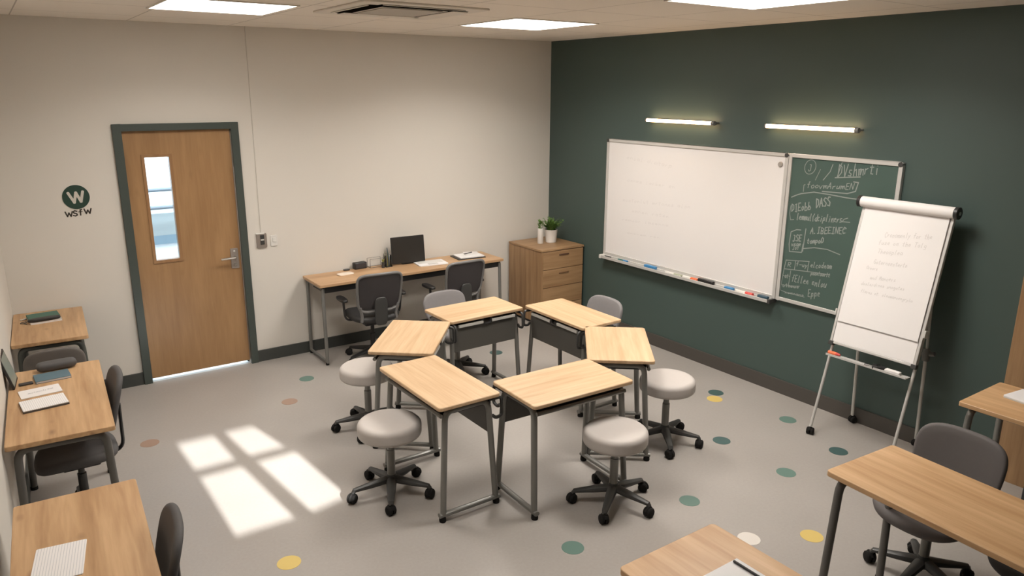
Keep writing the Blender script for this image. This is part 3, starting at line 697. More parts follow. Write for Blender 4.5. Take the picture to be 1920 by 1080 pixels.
# ------------------------------------------------------------------ task chairs (local: user faces -Y... front is -Y, back is +Y)
def make_chair(name, label, group, fab, plastic, back_w=.20, back_h=.15, seat_z=.45, back_c=.66, rot=.3, seat_r=.215, arms=False, rad=.25, back_y=.2):
    t = thing(name, label, 'chair', group=group)
    bm = bmn(); add_slab(bm, seat_r, seat_r, 3.0, .062, lambda u, v_, w: (u, v_-.01, seat_z-.031+w+(.018*(u/seat_r)**2) - .03*max(0, (-v_/seat_r))**3))
    obj('seat', bm, fab, t, angle=80)
    bm = bmn(); bx(bm, -.09, .09, -.09, .1, seat_z-.1, seat_z-.055); obj('seat_plate', bm, M['black'], t, .01)
    def bf(u, v_, w):
        k = v_/back_h
        wd = 1+.02*k-.10*max(0, -k)**2
        return (u*wd, back_y+.02+.05*k*.8-.55*(u*wd)**2+w, back_c+v_)
    bm = bmn(); add_slab(bm, back_w, back_h, 3.4, .034, bf); obj('backrest', bm, fab, t, angle=80)
    bm = bmn(); add_tube(bm, [(0, .04, seat_z-.075), (0, back_y+.03, seat_z-.07), (0, back_y+.035, back_c-back_h*.3)], .02, 10, .06, flat=.5); obj('back_support', bm, plastic, t)
    bm = bmn(); add_lathe(bm, [(0, .12), (.024, .12), (.024, .28), (.017, .282), (.017, seat_z-.09), (0, seat_z-.09)], 18); obj('column', bm, M['metal'] if plastic != M['black'] else M['dk_plastic'], t)
    star_base(t, plastic, rad, rot)
    return t
c1 = make_chair('task_chair', 'mid grey task chair behind the back left desk of the ring', 'grey task chairs at the ring', M['fab_grey'], M['dk_plastic'], .21, .13, .43, .572, R(325)-R(0))
c1.location = (-1.99, -1.30, 0); c1.rotation_euler = (0, 0, R(2))
dup(c1, (-1.25, -2.13, 0), R(-90), 'mid grey task chair behind the back right desk of the ring, before the green wall', (1, 1, 1.05))
c3 = make_chair('desk_chair', 'charcoal swivel chair tucked under the left middle desk with books', 'dark chairs at the left wall desks', M['fab_dk'], M['black'], .19, .16, .44, .70, .7, .21)
c3.location = (-4.935, -2.02, 0); c3.rotation_euler = (0, 0, R(-91))
dup(c3, (-4.985, -3.81, 0), R(-95), 'charcoal swivel chair at the nearest left desk, only its curved back showing')
c5 = make_chair('desk_chair', 'brown grey upholstered chair tucked under the farthest left desk, back to camera', 'dark chairs at the left wall desks', plain('taupe grey upholstery', (.135, .12, .108), .75, var=.05, vscale=60), M['black'], .185, .17, .43, .56, .2, .17, back_y=.16, rad=.19)
c5.location = (-4.935, -.76, 0); c5.rotation_euler = (0, 0, R(178))
c6 = make_chair('swivel_chair', 'dark grey swivel chair with wide rounded back behind the right desk', 'swivel chairs at the right desk', plain('dark mauve grey upholstery', (.115, .103, .1), .7, var=.05, vscale=60), M['dk_plastic'], .22, .165, .44, .60, R(55), .24, rad=.24)
c6.location = (-1.50, -5.10, 0); c6.rotation_euler = (0, 0, R(-90))
c7 = make_chair('swivel_chair', 'near black swivel chair behind the right desk, cut by the frame edge', 'swivel chairs at the right desk', M['fab_blk'], M['black'], .2, .15, .45, .62, .3, .2)
c7.location = (-1.56, -5.62, 0); c7.rotation_euler = (0, 0, R(-90))
for c_ in (c1, c3, c5, c6, c7):  # seated user faces the desk: backrest is on local +Y
    pass
c1.rotation_euler = (0, 0, R(0))

# ------------------------------------------------------------------ mesh back office chairs at the bench
def make_office_chair():
    t = thing('office_chair', '', 'office chair', group='mesh back office chairs at the wall bench')
    bm = bmn(); add_slab(bm, .23, .22, 3.2, .06, lambda u, v_, w: (u, v_, .43+w+.02*(u/.23)**2)); obj('seat', bm, M['fab_blk'], t, angle=80)
    bm = bmn(); bx(bm, -.1, .1, -.1, .1, .35, .40); obj('seat_plate', bm, M['black'], t, .012)
    def bf(u, v_, w):
        k = v_/.16
        return (u*(1+.03*k-.06*max(0, -k)**2), .235+.03*k-.55*u*u+w, .695+v_)
    bm = bmn(); add_slab(bm, .195, .16, 7, .018, bf); obj('backrest', bm, M['mesh'], t, angle=80)
    bm = bmn(); pth = []
    n_ = 40
    for i in range(n_+1):
        a = 2*PI*i/n_; ca, sa = math.cos(a), math.sin(a)
        u = .203*math.copysign(abs(ca)**(2/6), ca); v_ = .168*math.copysign(abs(sa)**(2/6), sa)
        pth.append(Vector(bf(u, v_ if v_ > 0 else v_*1.08, .004)))
    add_tube(bm, pth, .013, 8, 0, cap=False); 
    for s_ in (-1, 1):
        add_tube(bm, [bf(s_*.19, -.13, .01), bf(s_*.185, -.22, .012), (s_*.165, .19, .425)], .014, 8, .05)
    obj('back_frame', bm, M['grey_plastic'], t)
    bm = bmn()
    add_slab(bm, .06, .13, 4, .014, lambda u, v_, w: (u, .245+w+.02*(v_+.05), .52+v_)); obj('lumbar_spine', bm, M['dk_plastic'], t)
    for s_ in (-1, 1):
        bm = bmn(); add_tube(bm, [(s_*.16, .02, .405), (s_*.26, .03, .42), (s_*.275, .04, .6)], .014, 8, .05, flat=.7)
        ar = obj('armrest', bm, M['black'], t)
        bm = bmn(); add_slab(bm, .034, .105, 3, .024, lambda u, v_, w: (s_*.275+u, v_+.01, .612+w)); obj('arm_pad', bm, M['black'], ar, angle=80)
    bm = bmn(); add_lathe(bm, [(0, .12), (.024, .12), (.024, .25), (.017, .252), (.017, .36), (0, .36)], 18); obj('column', bm, M['black'], t)
    star_base(t, M['black'], .26, R(20))
    return t
oc = make_office_chair()
oc.location = (-2.43, -.52, 0); oc.rotation_euler = (0, 0, R(176)); oc['label'] = 'dark mesh back office chair at the left of the wall bench'
dup(oc, (-1.575, -.53, 0), R(181), 'dark mesh back office chair at the right of the wall bench, left of the cabinet')

# ------------------------------------------------------------------ wall bench
BZ = .752
bt = thing('long_desk', 'long narrow wooden bench desk with grey metal legs against the cream wall', 'desk', (-1.905, -.245, 0))
bm = bmn(); add_prism(bm, round_rect(1.955, .44, .012), BZ-.026, BZ); obj('tabletop', bm, M['bench_wood'], bt, .003)
for ex in (-1, 1):
    x = ex*.945
    for s_ in (-1, 1):
        bm = bmn(); add_tube(bm, [(x, s_*.205, .03), (x, s_*.185, BZ-.04), (x, 0, BZ-.04)], .0165, 10, .03, flat=.8); obj('leg', bm, M['metal'], bt)
    bm = bmn(); add_tube(bm, [(x, -.215, .03), (x, .205, .03)], .014, 10, flat=.9); obj('foot_bar', bm, M['metal'], bt)
    for s_ in (-1, 1):
        bm = bmn(); add_lathe(bm, [(0, 0), (.016, 0), (.014, .03), (0, .03)], 12, (x, s_*.2, 0)); obj('rubber_foot', bm, M['rubber'], bt)
bm = bmn(); bx(bm, -.925, .925, -.19, -.17, BZ-.085, BZ-.027); bx(bm, -.925, .925, -.17, .1, BZ-.085, BZ-.078); obj('cable_tray', bm, M['black'], bt)

# ------------------------------------------------------------------ other desks
def make_desk(label, cat_group, L_, W_, z, wmat, loc, rz, splay=.04, rr=.015, inset=.05, tube=.019, metal=None):
    metal = metal or M['metal_dk']
    t = thing('wooden_desk', label, 'desk', (*loc, 0), rz, cat_group)
    bm = bmn(); add_prism(bm, round_rect(L_, W_, rr), z-.026, z); obj('tabletop', bm, wmat, t, .003)
    for ex in (-1, 1):
        x = ex*(L_/2-inset)
        for s_ in (-1, 1):
            bm = bmn(); add_tube(bm, [(x+ex*splay*.3, s_*(W_/2-.035+splay*.7), .012), (x, s_*(W_/2-.045), z-.048), (x, 0, z-.048)], tube, 12, .06); lg_ = obj('leg', bm, metal, t)
            bm = bmn(); add_lathe(bm, [(0, 0), (tube*1.1, 0), (tube*1.1, .02), (0, .02)], 14, (x+ex*splay*.3, s_*(W_/2-.035+splay*.7), 0)); obj('rubber_foot', bm, M['rubber'], lg_)
    for s_ in (-1, 1):
        bm = bmn(); add_tube(bm, [(-L_/2+inset, s_*(W_/2-.08), z-.045), (L_/2-inset, s_*(W_/2-.08), z-.045)], .013, 8); obj('rail', bm, metal, t)
    return t
gp = 'desks along the left wall'
DZL = .76
def lcen(y, w=.45): return (xl(y)+.012+w/2, y)
make_desk('small wooden desk in the left corner holding a teal notebook', gp, .84, .455, DZL, M['table_knot'], lcen(-.455, .44), R(86.9), metal=plain('dark green grey powder coat', (.075, .08, .072), .45), splay=.015)
make_desk('middle left wooden desk with tablet, blue notebook and white papers', gp, 1.13, .475, DZL, M['table_knot'], lcen(-2.02, .475), R(86.9), splay=.015, metal=plain('grey brown powder coat', (.11, .105, .095), .45))
make_desk('nearest left wooden desk with one ruled white sheet on it', gp, 1.15, .455, DZL, M['table_knot'], (xl(-3.8)+.06+.2275, -3.80), R(86.9), splay=.015)
make_desk('wooden desk corner at bottom right centre with white document on it', 'desks at the right front', 1.2, .515, .74, M['table_warm'], (-3.195, -5.502), R(90), rr=.02)
make_desk('long wooden desk at the right with a swivel chair behind it', 'desks at the right front', 1.5, .505, .74, M['table_warm'], (-1.970, -5.674), R(86), rr=.018, metal=plain('grey tube powder coat', (.125, .12, .112), .4))
make_desk('wooden desk at the far right before the wooden wall panel', 'desks at the right front', 1.3, .51, .74, M['table_warm'], (-.585, -5.52), R(90), rr=.012, metal=M['metal'])
bm = bmn(); bx(bm, -.05, -.001, -6.4, -4.79, 0, 2.0); tag(obj('wooden_wall_panel', bm, M['cab_v'], None, .002), 'tall oak panel on the green wall at the right frame edge', 'wall panel')

# ------------------------------------------------------------------ drawer cabinet, plants
cab = thing('drawer_cabinet', 'oak drawer cabinet in the corner with potted plant on top', 'cabinet', (-.30, -.35, 0))
cw, cd, ch = .565, .60, .825
bm = bmn(); bx(bm, -cw/2+.006, cw/2-.006, -cd/2+.02, cd/2, .03, ch-.02); obj('body', bm, M['cab_v'], cab, .002)
bm = bmn(); bx(bm, -cw/2, cw/2, -cd/2-.002, cd/2, ch-.02, ch); obj('top_board', bm, M['cab_h'], cab, .003)
bm = bmn(); bx(bm, -cw/2+.03, cw/2-.03, -cd/2+.05, cd/2-.02, 0, .03); obj('plinth', bm, M['black'], cab)
for k in range(4):
    z1 = ch-.026-k*.193; z0 = z1-.187
    bm = bmn(); bx(bm, -cw/2+.022, cw/2-.012, -cd/2, -cd/2+.02, z0, z1); dr = obj('drawer', bm, M['cab_h'], cab, .002)
    if k < 2: bm = bmn(); bx(bm, -.055, .075, -cd/2-.008, -cd/2+.004, z1-.052, z1-.036); obj('handle', bm, plain('dark bronze pull' if k == 0 else 'wood tone pull', (.10, .05, .03) if k == 0 else (.2, .11, .055), .4), dr, .004)
bm = bmn(); bx(bm, -cw/2+.004, -cw/2+.02, -cd/2, -cd/2+.02, .03, ch-.022); obj('corner_post', bm, M['cab_v'], cab, .001)
pt = thing('plant_pot', 'white ceramic pot with leafy green plant on the oak cabinet', 'potted plant', (-.225, -.34, ch))
bm = bmn(); add_lathe(bm, [(0, 0), (.052, 0), (.056, .004), (.07, .135), (.073, .142), (.066, .142), (.062, .13), (0, .13)], 32); obj('pot', bm, M['ceramic'], pt)
bm = bmn(); add_lathe(bm, [(0, .136), (.062, .132), (0, .128)], 20); obj('soil', bm, M['soil'], pt)
bm = bmn()
rnd = random.Random(3)
for k in range(95):
    a = rnd.uniform(0, 2*PI); lean = rnd.uniform(.05, 1.1); ln = rnd.uniform(.08, .17)
    b0 = Vector((rnd.uniform(-.04, .04), rnd.uniform(-.04, .04), .13))
    dirv = Vector((math.cos(a)*lean, math.sin(a)*lean, 1.0)).normalized()
    mid = b0+dirv*ln*.55; tip = b0+dirv*ln+Vector((math.cos(a), math.sin(a), 0))*ln*.25*lean+Vector((0, 0, -.01*lean))
    side = Vector((-math.sin(a), math.cos(a), 0))*rnd.uniform(.006, .012)
    v0 = bm.verts.new(b0-side*.3); v1 = bm.verts.new(b0+side*.3); v2 = bm.verts.new(mid+side); v3 = bm.verts.new(mid-side); v4 = bm.verts.new(tip)
    vc = bm.verts.new(mid+dirv.cross(side).normalized()*.003)
    bm.faces.new((v0, v1, vc)); bm.faces.new((v1, v2, vc)); bm.faces.new((v2, v4, vc)); bm.faces.new((v4, v3, vc)); bm.faces.new((v3, v0, vc))
    for q in range(3):
        lp = b0.lerp(tip, .45+.18*q); la = a+rnd.uniform(-1.6, 1.6); dv = Vector((math.cos(la), math.sin(la), .45)).normalized()*rnd.uniform(.018, .034); sd_ = Vector((-math.sin(la), math.cos(la), 0))*.007
        p0 = bm.verts.new(lp); p1 = bm.verts.new(lp+dv*.5+sd_); p2 = bm.verts.new(lp+dv); p3 = bm.verts.new(lp+dv*.5-sd_)
        bm.faces.new((p0, p1, p2, p3))
obj('foliage', bm, M['leaf'], pt, 0, False)
pv = thing('plant_pot', 'slim white cylinder vase with a green sprig, left of the plant pot', 'potted plant', (-.362, -.33, ch))
bm = bmn(); add_lathe(bm, [(0, 0), (.03, 0), (.032, .003), (.032, .165), (.028, .165), (.026, .15), (0, .15)], 24); obj('pot', bm, M['ceramic'], pv)
bm = bmn(); rnd = random.Random(11)
for k in range(40):
    a = rnd.uniform(0, 2*PI); lp = Vector((rnd.uniform(-.015, .015), rnd.uniform(-.015, .015), .15+rnd.uniform(0, .085)))
    dv = Vector((math.cos(a)*.8-.1, math.sin(a)*.8, .7)).normalized()*rnd.uniform(.025, .045); sd_ = Vector((-math.sin(a), math.cos(a), 0))*.009
    p0 = bm.verts.new(lp); p1 = bm.verts.new(lp+dv*.5+sd_); p2 = bm.verts.new(lp+dv); p3 = bm.verts.new(lp+dv*.5-sd_)
    bm.faces.new((p0, p1, p2, p3))
add_tube(bm, [(0, 0, .14), (-.004, 0, .23)], .0025, 5)
obj('foliage', bm, M['leaf'], pv, 0, False)

# ------------------------------------------------------------------ things on the bench
def sheet(name, label, cat, loc, rz, w, d_, h, m_, bevel=0, group=None, tilt=0):
    bm = bmn(); add_prism(bm, round_rect(w, d_, min(.006, w*.1)), 0, h)
    o = obj(name, bm, m_, None, bevel); o.location = loc; o.rotation_euler = (0, tilt, rz)
    return tag(o, label, cat, group)
mo = thing('monitor', 'thin black monitor standing against the cream wall on the bench', 'monitor', (-1.845, -.13, BZ), R(-4))
bm = bmn(); add_prism(bm, round_rect(.35, .262, .006), -.007, .007); bm.transform(Matrix.Translation((0, .0, .145)) @ Matrix.Rotation(R(84), 4, 'X')); obj('bezel', bm, M['black'], mo, .002)
bm = bmn(); add_prism(bm, round_rect(.336, .246, .003), .0072, .0082); bm.transform(Matrix.Translation((0, .0, .145)) @ Matrix.Rotation(R(84), 4, 'X')); obj('screen', bm, M['screen'], mo)
bm = bmn(); bx(bm, -.06, .06, .0, .07, 0, .006); add_tube(bm, [(0, .05, .004), (0, .022, .12)], .012, 8); obj('stand', bm, M['black'], mo)
wl = thing('tablet_keyboard', 'white flat keyboard folio lying open in front of the black monitor', 'keyboard', (-1.655, -.245, BZ), R(-8))
bm = bmn(); add_prism(bm, round_rect(.30, .20, .014), 0, .012); obj('base', bm, M['papercool'], wl, .002)
bm = bmn()
for r_ in range(4):
    for c_ in range(12): bx(bm, -.125+c_*.021, -.108+c_*.021, -.02+r_*.025, .0+r_*.025, .0122, .0135)
obj('keys', bm, M['plastic_w'], wl)
bm = bmn(); bx(bm, -.05, .05, -.085, -.035, .0121, .0127); obj('touchpad', bm, M['lightgrey'], wl)
fo = thing('document_folder', 'black open folder with white pages at the right end of the bench', 'folder', (-1.19, -.19, BZ), R(-6))
bm = bmn(); add_prism(bm, round_rect(.31, .22, .01), 0, .008); obj('cover', bm, M['black'], fo, .002)
bm = bmn(); add_prism(bm, round_rect(.27, .19, .005, cx=.01), .0082, .02); obj('pages', bm, M['papercool'], fo, .002)
bm = bmn(); add_box(bm, (.06, .06, .024), (.15, .09, .006), Matrix.Rotation(R(-12), 3, 'Z')); obj('loose_sheet', bm, M['paper'], fo)
bm = bmn(); add_tube(bm, [(0, 0, 0), (.11, .03, 0)], .0045, 8); o = obj('pen', bm, M['black']); o.location = (-1.225, -.175, BZ+.0325); tag(o, 'black pen on the white pages of the folder at the bench end', 'pen')
sp_ = thing('speaker', 'small black rectangular speaker on the bench near the cream wall', 'speaker', (-2.325, -.05, BZ), R(3))
bm = bmn(); bx(bm, -.064, .064, -.03, .03, .0, .064); obj('body', bm, M['black'], sp_, .008)
bm = bmn(); bx(bm, -.055, .055, -.032, -.029, .01, .054); obj('grille', bm, M['mesh'], sp_, .002)
bm = bmn(); add_slab(bm, .032, .02, 3, .012); o = obj('earbud_case', bm, M['dk_plastic']); o.location = (-2.46, -.05, BZ+.006); tag(o, 'tiny dark object lying left of the small black speaker', 'small case')
bm = bmn(); add_slab(bm, .075, .045, 5, .012); o = obj('note_pad', bm, M['cream_paper']); o.location = (-2.535, -.20, BZ+.006); o.rotation_euler = (0, 0, R(8)); tag(o, 'cream note pad on the left end of the bench', 'note pad')
wo = thing('wire_letter_rack', 'thin black wire rack on the bench between speaker and pen cup', 'rack', (-2.165, -.06, BZ))
bm = bmn()
for y_ in (-.035, .035):
    add_tube(bm, [(-.07, y_, .0025), (.07, y_, .0025), (.07, y_, .085), (-.07, y_, .085), (-.07, y_, .0025)], .002, 6)
for x_ in (-.07, .07): add_tube(bm, [(x_, -.035, .0025), (x_, .035, .0025)], .002, 6); 
obj('wire_frame', bm, M['dk_plastic'], wo)
pc_ = thing('pen_cup', 'clear square pen cup with black wire edges holding pencils on the bench', 'pen cup', (-2.065, -.13, BZ))
bm = bmn()
for x_ in (-.03, .03):
    for y_ in (-.03, .03): add_tube(bm, [(x_, y_, 0), (x_, y_, .125)], .002, 6)
for z_ in (.002, .125): add_tube(bm, [(-.03, -.03, z_), (.03, -.03, z_), (.03, .03, z_), (-.03, .03, z_), (-.03, -.03, z_)], .002, 6)
obj('wire_frame', bm, M['black'], pc_)
bm = bmn(); bx(bm, -.0275, .0275, -.0275, .0275, .0, .004); obj('cup_base', bm, M['dk_plastic'], pc_)
for a in ((-.0285, -.0275, -.0275, .0275), (.0275, .0285, -.0275, .0275), (-.0275, .0275, -.0285, -.0275), (-.0275, .0275, .0275, .0285)):
    bm = bmn(); bx(bm, *a, .004, .115); obj('glass_side', bm, M['glass'], pc_)
for (x_, y_, dx, dy, h_, mm_, lb, nm) in ((-.012, 0, -.02, .006, .15, 'olive', 'pale olive pencil leaning left in the clear pen cup', 'pencil'), (.0, .01, .004, .0, .17, 'yellow', 'yellow pencil upright in the clear pen cup', 'pencil'),
                              (.008, -.006, -.012, .004, .19, 'navy', 'tall dark blue pen standing above the others in the pen cup', 'pen'), (.014, .008, .01, .0, .14, 'lightgrey', 'short grey pencil at the right of the pen cup', 'pencil')):
    bm = bmn(); add_tube(bm, [(x_, y_, .005), (x_+dx, y_+dy, h_-.012), (x_+dx*1.08, y_+dy*1.08, h_)], .0042, 7, radii=[.0042, .0042, .001])
    o = obj(nm, bm, M[mm_]); o.location = (-2.065, -.13, BZ); tag(o, lb, nm, 'pencils in the pen cup')
sc_ = thing('succulent_pot', 'tiny dark pot with a green sprig beside the clear pen cup', 'potted plant', (-2.125, -.15, BZ))
bm = bmn(); add_lathe(bm, [(0, 0), (.013, 0), (.016, .055), (.012, .055), (0, .05)], 16); obj('pot', bm, M['dk_plastic'], sc_)
bm = bmn(); rnd = random.Random(5)
for k in range(16):
    a = rnd.uniform(0, 2*PI); lp = Vector((0, 0, .05)); dv = Vector((math.cos(a)*.5, math.sin(a)*.5, 1)).normalized()*rnd.uniform(.03, .05); s3 = Vector((-math.sin(a), math.cos(a), 0))*.005
    bm.faces.new([bm.verts.new(q) for q in (lp, lp+dv*.5+s3, lp+dv, lp+dv*.5-s3)])
obj('foliage', bm, plain('yellow green sprig', (.30, .32, .08), .5), sc_, 0, False)

# ------------------------------------------------------------------ things on the left desks
zt = DZL
def notebook(label, loc, rz, w, d_, h, cover, group=None, name='notebook'):
    t = thing(name, label, 'notebook', loc, rz, group)
    bm = bmn(); bx(bm, -w/2, w/2, -d_/2, d_/2, 0, .002); bx(bm, -w/2, w/2, -d_/2, d_/2, h-.002, h); bx(bm, -w/2-.001, -w/2+.002, -d_/2, d_/2, 0, h); obj('cover', bm, cover, t, .0008)
    bm = bmn(); bx(bm, -w/2+.002, w/2-.004, -d_/2+.003, d_/2-.003, .002, h-.002); obj('pages', bm, M['paper'], t)
    return t
notebook('white paged lower notebook under the teal one on the corner desk', (-4.94, -.30, zt), R(4), .20, .20, .014, M['plastic_w'], 'notebooks on the corner desk')
notebook('teal notebook on top of the stack on the corner desk', (-4.945, -.265, zt+.014), R(4), .20, .15, .014, M['teal'], 'notebooks on the corner desk')
bm = bmn(); add_slab(bm, .105, .03, 3, .022); o = obj('pencil_case', bm, M['black']); o.location = (-4.945, -.372, zt+.014+.011); o.rotation_euler = (0, 0, R(4)); tag(o, 'slim black case lying along the teal notebook\'s near edge', 'pencil case')
bm = bmn(); add_tube(bm, [(0, 0, 0), (.04, .02, 0)], .005, 8); o = obj('eraser_stub', bm, M['lightgrey']); o.location = (-5.09, -.24, zt+.005); tag(o, 'small grey cylinder left of the teal notebook on the corner desk', 'eraser')
bm = bmn(); add_tube(bm, [(.0, .0, 0), (.01, .03, 0), (.035, .032, 0), (.04, .0, 0), (.02, -.012, 0), (0, 0, 0)], .0025, 6); add_tube(bm, [(.02, -.012, 0), (.04, -.05, 0)], .003, 6); o = obj('key_ring', bm, M['metal_dk']); o.location = (-5.095, -.33, zt+.003); tag(o, 'dark key ring beside the notebooks on the corner desk', 'key ring')
bm = bmn(); add_slab(bm, .108, .085, 4, .05, lambda u, v_, w: (u, v_*.5, w*(1-.3*(v_/.085)**2)+.0)); bm.transform(Matrix.Rotation(R(0), 4, 'X'))
o = obj('zip_pouch', bm, M['fab_dk']); o.location = (-4.955, -1.515, zt+.03); o.rotation_euler = (R(4), 0, R(2)); tag(o, 'dark grey soft pouch at the far edge of the middle left desk', 'pouch')
notebook('slate blue notebook behind the white papers on the middle left desk', (-4.99, -1.66, zt), R(3), .18, .14, .014, M['slate'])
sheet('phone', 'slim black phone left of the slate blue notebook', 'phone', (-5.125, -1.70, zt), R(5), .07, .04, .008, M['black'], .002)
o = sheet('paper_sheet', 'white printed sheet between blue notebook and ruled notebook', 'paper', (-5.065, -1.872, zt), R(5), .20, .135, .004, M['paper'])
bm = bmn(); pr = lambda u, v_, h_: (u, v_, .0043+h_)
scrawl(bm, 'monlanosto', (-.06, -.01), (.03, -.005), .02, .002, pr); scrawl(bm, 'oen', (.035, .0), (.065, .0), .022, .003, pr)
p2 = obj('print', bm, M['print'], o, 0, False)
tb = thing('open_notebook', 'white ruled notebook nearest the front on the middle left desk', 'notebook', (-5.06, -2.085, zt), R(5))
bm = bmn(); add_prism(bm, round_rect(.215, .165, .003), 0, .010); obj('cover', bm, M['metal_dk'], tb)
bm = bmn(); add_prism(bm, round_rect(.212, .162, .003), .0102, .014); obj('pages', bm, M['ruled'], tb)
tl = thing('tablet', 'tablet with pale green screen leaning against the left wall on middle desk', 'tablet', (-5.175, -1.66, zt), R(-6))
rot = Matrix.Translation((0, 0, .006)) @ Matrix.Rotation(R(8), 4, 'Y') @ Matrix.Rotation(R(-90), 4, 'Y') @ Matrix.Rotation(R(180), 4, 'Z')
# built upright: local x thickness, y width, z height
tilt = Matrix.Rotation(R(-14), 4, 'Y')
bm = bmn(); bx(bm, -.006, .006, -.10, .10, 0, .20); bm.transform(tilt); obj('case', bm, M['black'], tl, .003)
bm = bmn(); bx(bm, .0062, .007, -.088, .088, .014, .186); bm.transform(tilt); obj('screen', bm, M['screen_green'], tl)
o = sheet('ruled_sheet', 'white ruled sheet lying on the nearest left desk', 'paper', (-5.122, -3.745, zt), R(-9), .165, .235, .003, M['ruled'])

# ------------------------------------------------------------------ things on the right desks
dk = thing('document_pad', 'white document pad with a black clip edge on the bottom centre desk', 'document', (-3.15, -5.235, .74), R(0))
bm = bmn(); add_prism(bm, round_rect(.19, .24, .003), 0, .004); obj('pages', bm, M['papercool'], dk)
bm = bmn(); add_tube(bm, [(0, 0, 0), (.0, -.135, 0)], .005, 8); o = obj('pen', bm, M['black']); o.location = (-3.085, -5.125, .74+.0095); tag(o, 'black pen lying on the white document at the bottom of the picture', 'pen')
wn = thing('laptop', 'silver closed laptop on the far right desk at the frame edge', 'laptop', (-.49, -5.135, .74), R(-8))
bm = bmn(); add_prism(bm, round_rect(.20, .28, .012), 0, .008); obj('base', bm, M['lightgrey'], wn, .002)
bm = bmn(); add_prism(bm, round_rect(.20, .28, .012), .0085, .014); obj('lid', bm, M['papercool'], wn, .002)

# ------------------------------------------------------------------ flip chart easel
fc = thing('flip_chart', 'white flip chart easel on thin silver legs in front of the green wall', 'flip chart', (0, -4.075, 0))
FX0, FZ0, FX1, FZ1 = -.352, .68, -.132, 1.66       # board line from bottom to top
ang = math.atan2(FX1-FX0, FZ1-FZ0)
def fb(u, v_, w=0):     # u across (towards -y), v up the board, w out from the board face
    return Vector((FX0+math.sin(ang)*v_-math.cos(ang)*w, -u, FZ0+math.cos(ang)*v_+math.sin(ang)*w))
LB = math.hypot(FX1-FX0, FZ1-FZ0); hw = .308
def fbox(bm, u0, u1, v0, v1, w0, w1):
    vs = [bm.verts.new(fb(u, v_, w)) for u in (u0, u1) for v_ in (v0, v1) for w in (w0, w1)]
    for q in ((0, 1, 3, 2), (4, 6, 7, 5), (0, 4, 5, 1), (2, 3, 7, 6), (0, 2, 6, 4), (1, 5, 7, 3)): bm.faces.new([vs[i] for i in q])
bm = bmn(); fbox(bm, -hw+.01, hw-.01, 0.01, LB, -.012, 0); obj('board', bm, M['whiteboard'], fc)
bm = bmn()
for a in ((-hw, -hw+.018, 0, LB), (hw-.018, hw, 0, LB), (-hw+.018, hw-.018, 0, .018)): fbox(bm, *a, -.02, .006)
obj('frame', bm, M['silver'], fc, .003)
bm = bmn(); fbox(bm, -hw+.02, hw-.022, .02, .34, .0005, .003); obj('under_page', bm, M['paper'], fc)
bm = bmn(); fbox(bm, -hw+.024, hw-.024, .168, LB, .010, .013); pg = obj('page', bm, M['paper'], fc)
pf = lambda u, v_, h_: fb(u, v_, .0133+h_)
for (a, b_, h_, tx_) in (((-.10, .80), (.21, .835), .034, 'Cronomenly for the'), ((-.13, .745), (.19, .775), .03, 'fuse on the Tolg'), ((-.12, .685), (.05, .70), .03, 'Theosplea'), ((-.13, .61), (.10, .625), .03, 'Goternonsterto'),
                       ((-.17, .565), (-.09, .57), .022, 'Ornors'), ((-.13, .50), (.05, .52), .026, 'and Mancers'), ((-.18, .45), (.12, .475), .022, 'doslerdinns onogutes'), ((-.17, .40), (.19, .41), .022, 'flarns ot. sleomanoengrylu')):
    bm = bmn(); scrawl(bm, tx_, a, b_, h_, .0034, pf); obj('text_line', bm, M['pencil'], pg, 0, False)
bm = bmn(); add_tube(bm, [fb(-hw-.004, LB+.015, .02), fb(hw+.004, LB+.015, .02)], .037, 24); obj('paper_roll', bm, M['paper'], fc)
for s_ in (-1, 1):
    bm = bmn(); add_tube(bm, [fb(s_*(hw+.003), LB+.015, .02), fb(s_*(hw+.03), LB+.015, .02)], .04, 24); rc = obj('roll_cap', bm, M['black'], fc, .004)
    bm = bmn(); add_tube(bm, [fb(s_*(hw+.029), LB+.015, .02), fb(s_*(hw+.034), LB+.015, .02)], .012, 12); obj('cap_screw', bm, M['steel'], rc)
    bm = bmn(); fbox(bm, s_*(hw-.012)-.018, s_*(hw-.012)+.018, -.012, .018, -.022, .012); obj('corner_clip', bm, M['dk_plastic'], fc, .003)
def flegs():
    for s_ in (-1, 1):
        uf = s_*(hw-.012)
        foot = Vector((-.482, -uf+(.005 if s_ < 0 else .0), .06)); top = fb(uf, .25, -.03)
        bm = bmn(); add_tube(bm, [foot, fb(uf, -.02, -.026), top], .0105, 10); l_ = obj('front_leg', bm, M['silver'], fc)
        bm = bmn(); add_caster(bm, (foot.x, foot.y, 0), R(200), .026); obj('caster', bm, M['rubber'], l_)
        ub = s_*.24
        bt_ = Vector((-.045, -ub, .06)); 
        bm = bmn(); add_tube(bm, [bt_, Vector((-.09, -ub, .72))], .0115, 10); l_ = obj('back_leg', bm, M['lightgrey'], fc)
        bm = bmn(); add_tube(bm, [Vector((-.088, -ub, .70)), fb(ub, .78, -.03)], .0085, 10); obj('upper_rod', bm, M['lightgrey'], l_)
        bm = bmn(); add_lathe(bm, [(0, -.045), (.024, -.045), (.027, 0), (.02, .04), (0, .04)], 14, (-.088, -ub, .70)); add_tube(bm, [(-.088, -ub, .70), (-.088, -ub-.055, .715)], .016, 8); obj('clamp', bm, M['grey_plastic'], l_)
        bm = bmn(); add_caster(bm, (bt_.x, bt_.y, 0), R(160), .026); obj('caster', bm, M['rubber'], l_)
        bm = bmn(); fbox(bm, s_*hw, s_*(hw+.012), .20, .25, -.03, .012); obj('side_knob', bm, M['silver'], fc, .004)
flegs()
bm = bmn()
TC = fb(0, -.076, .022); 
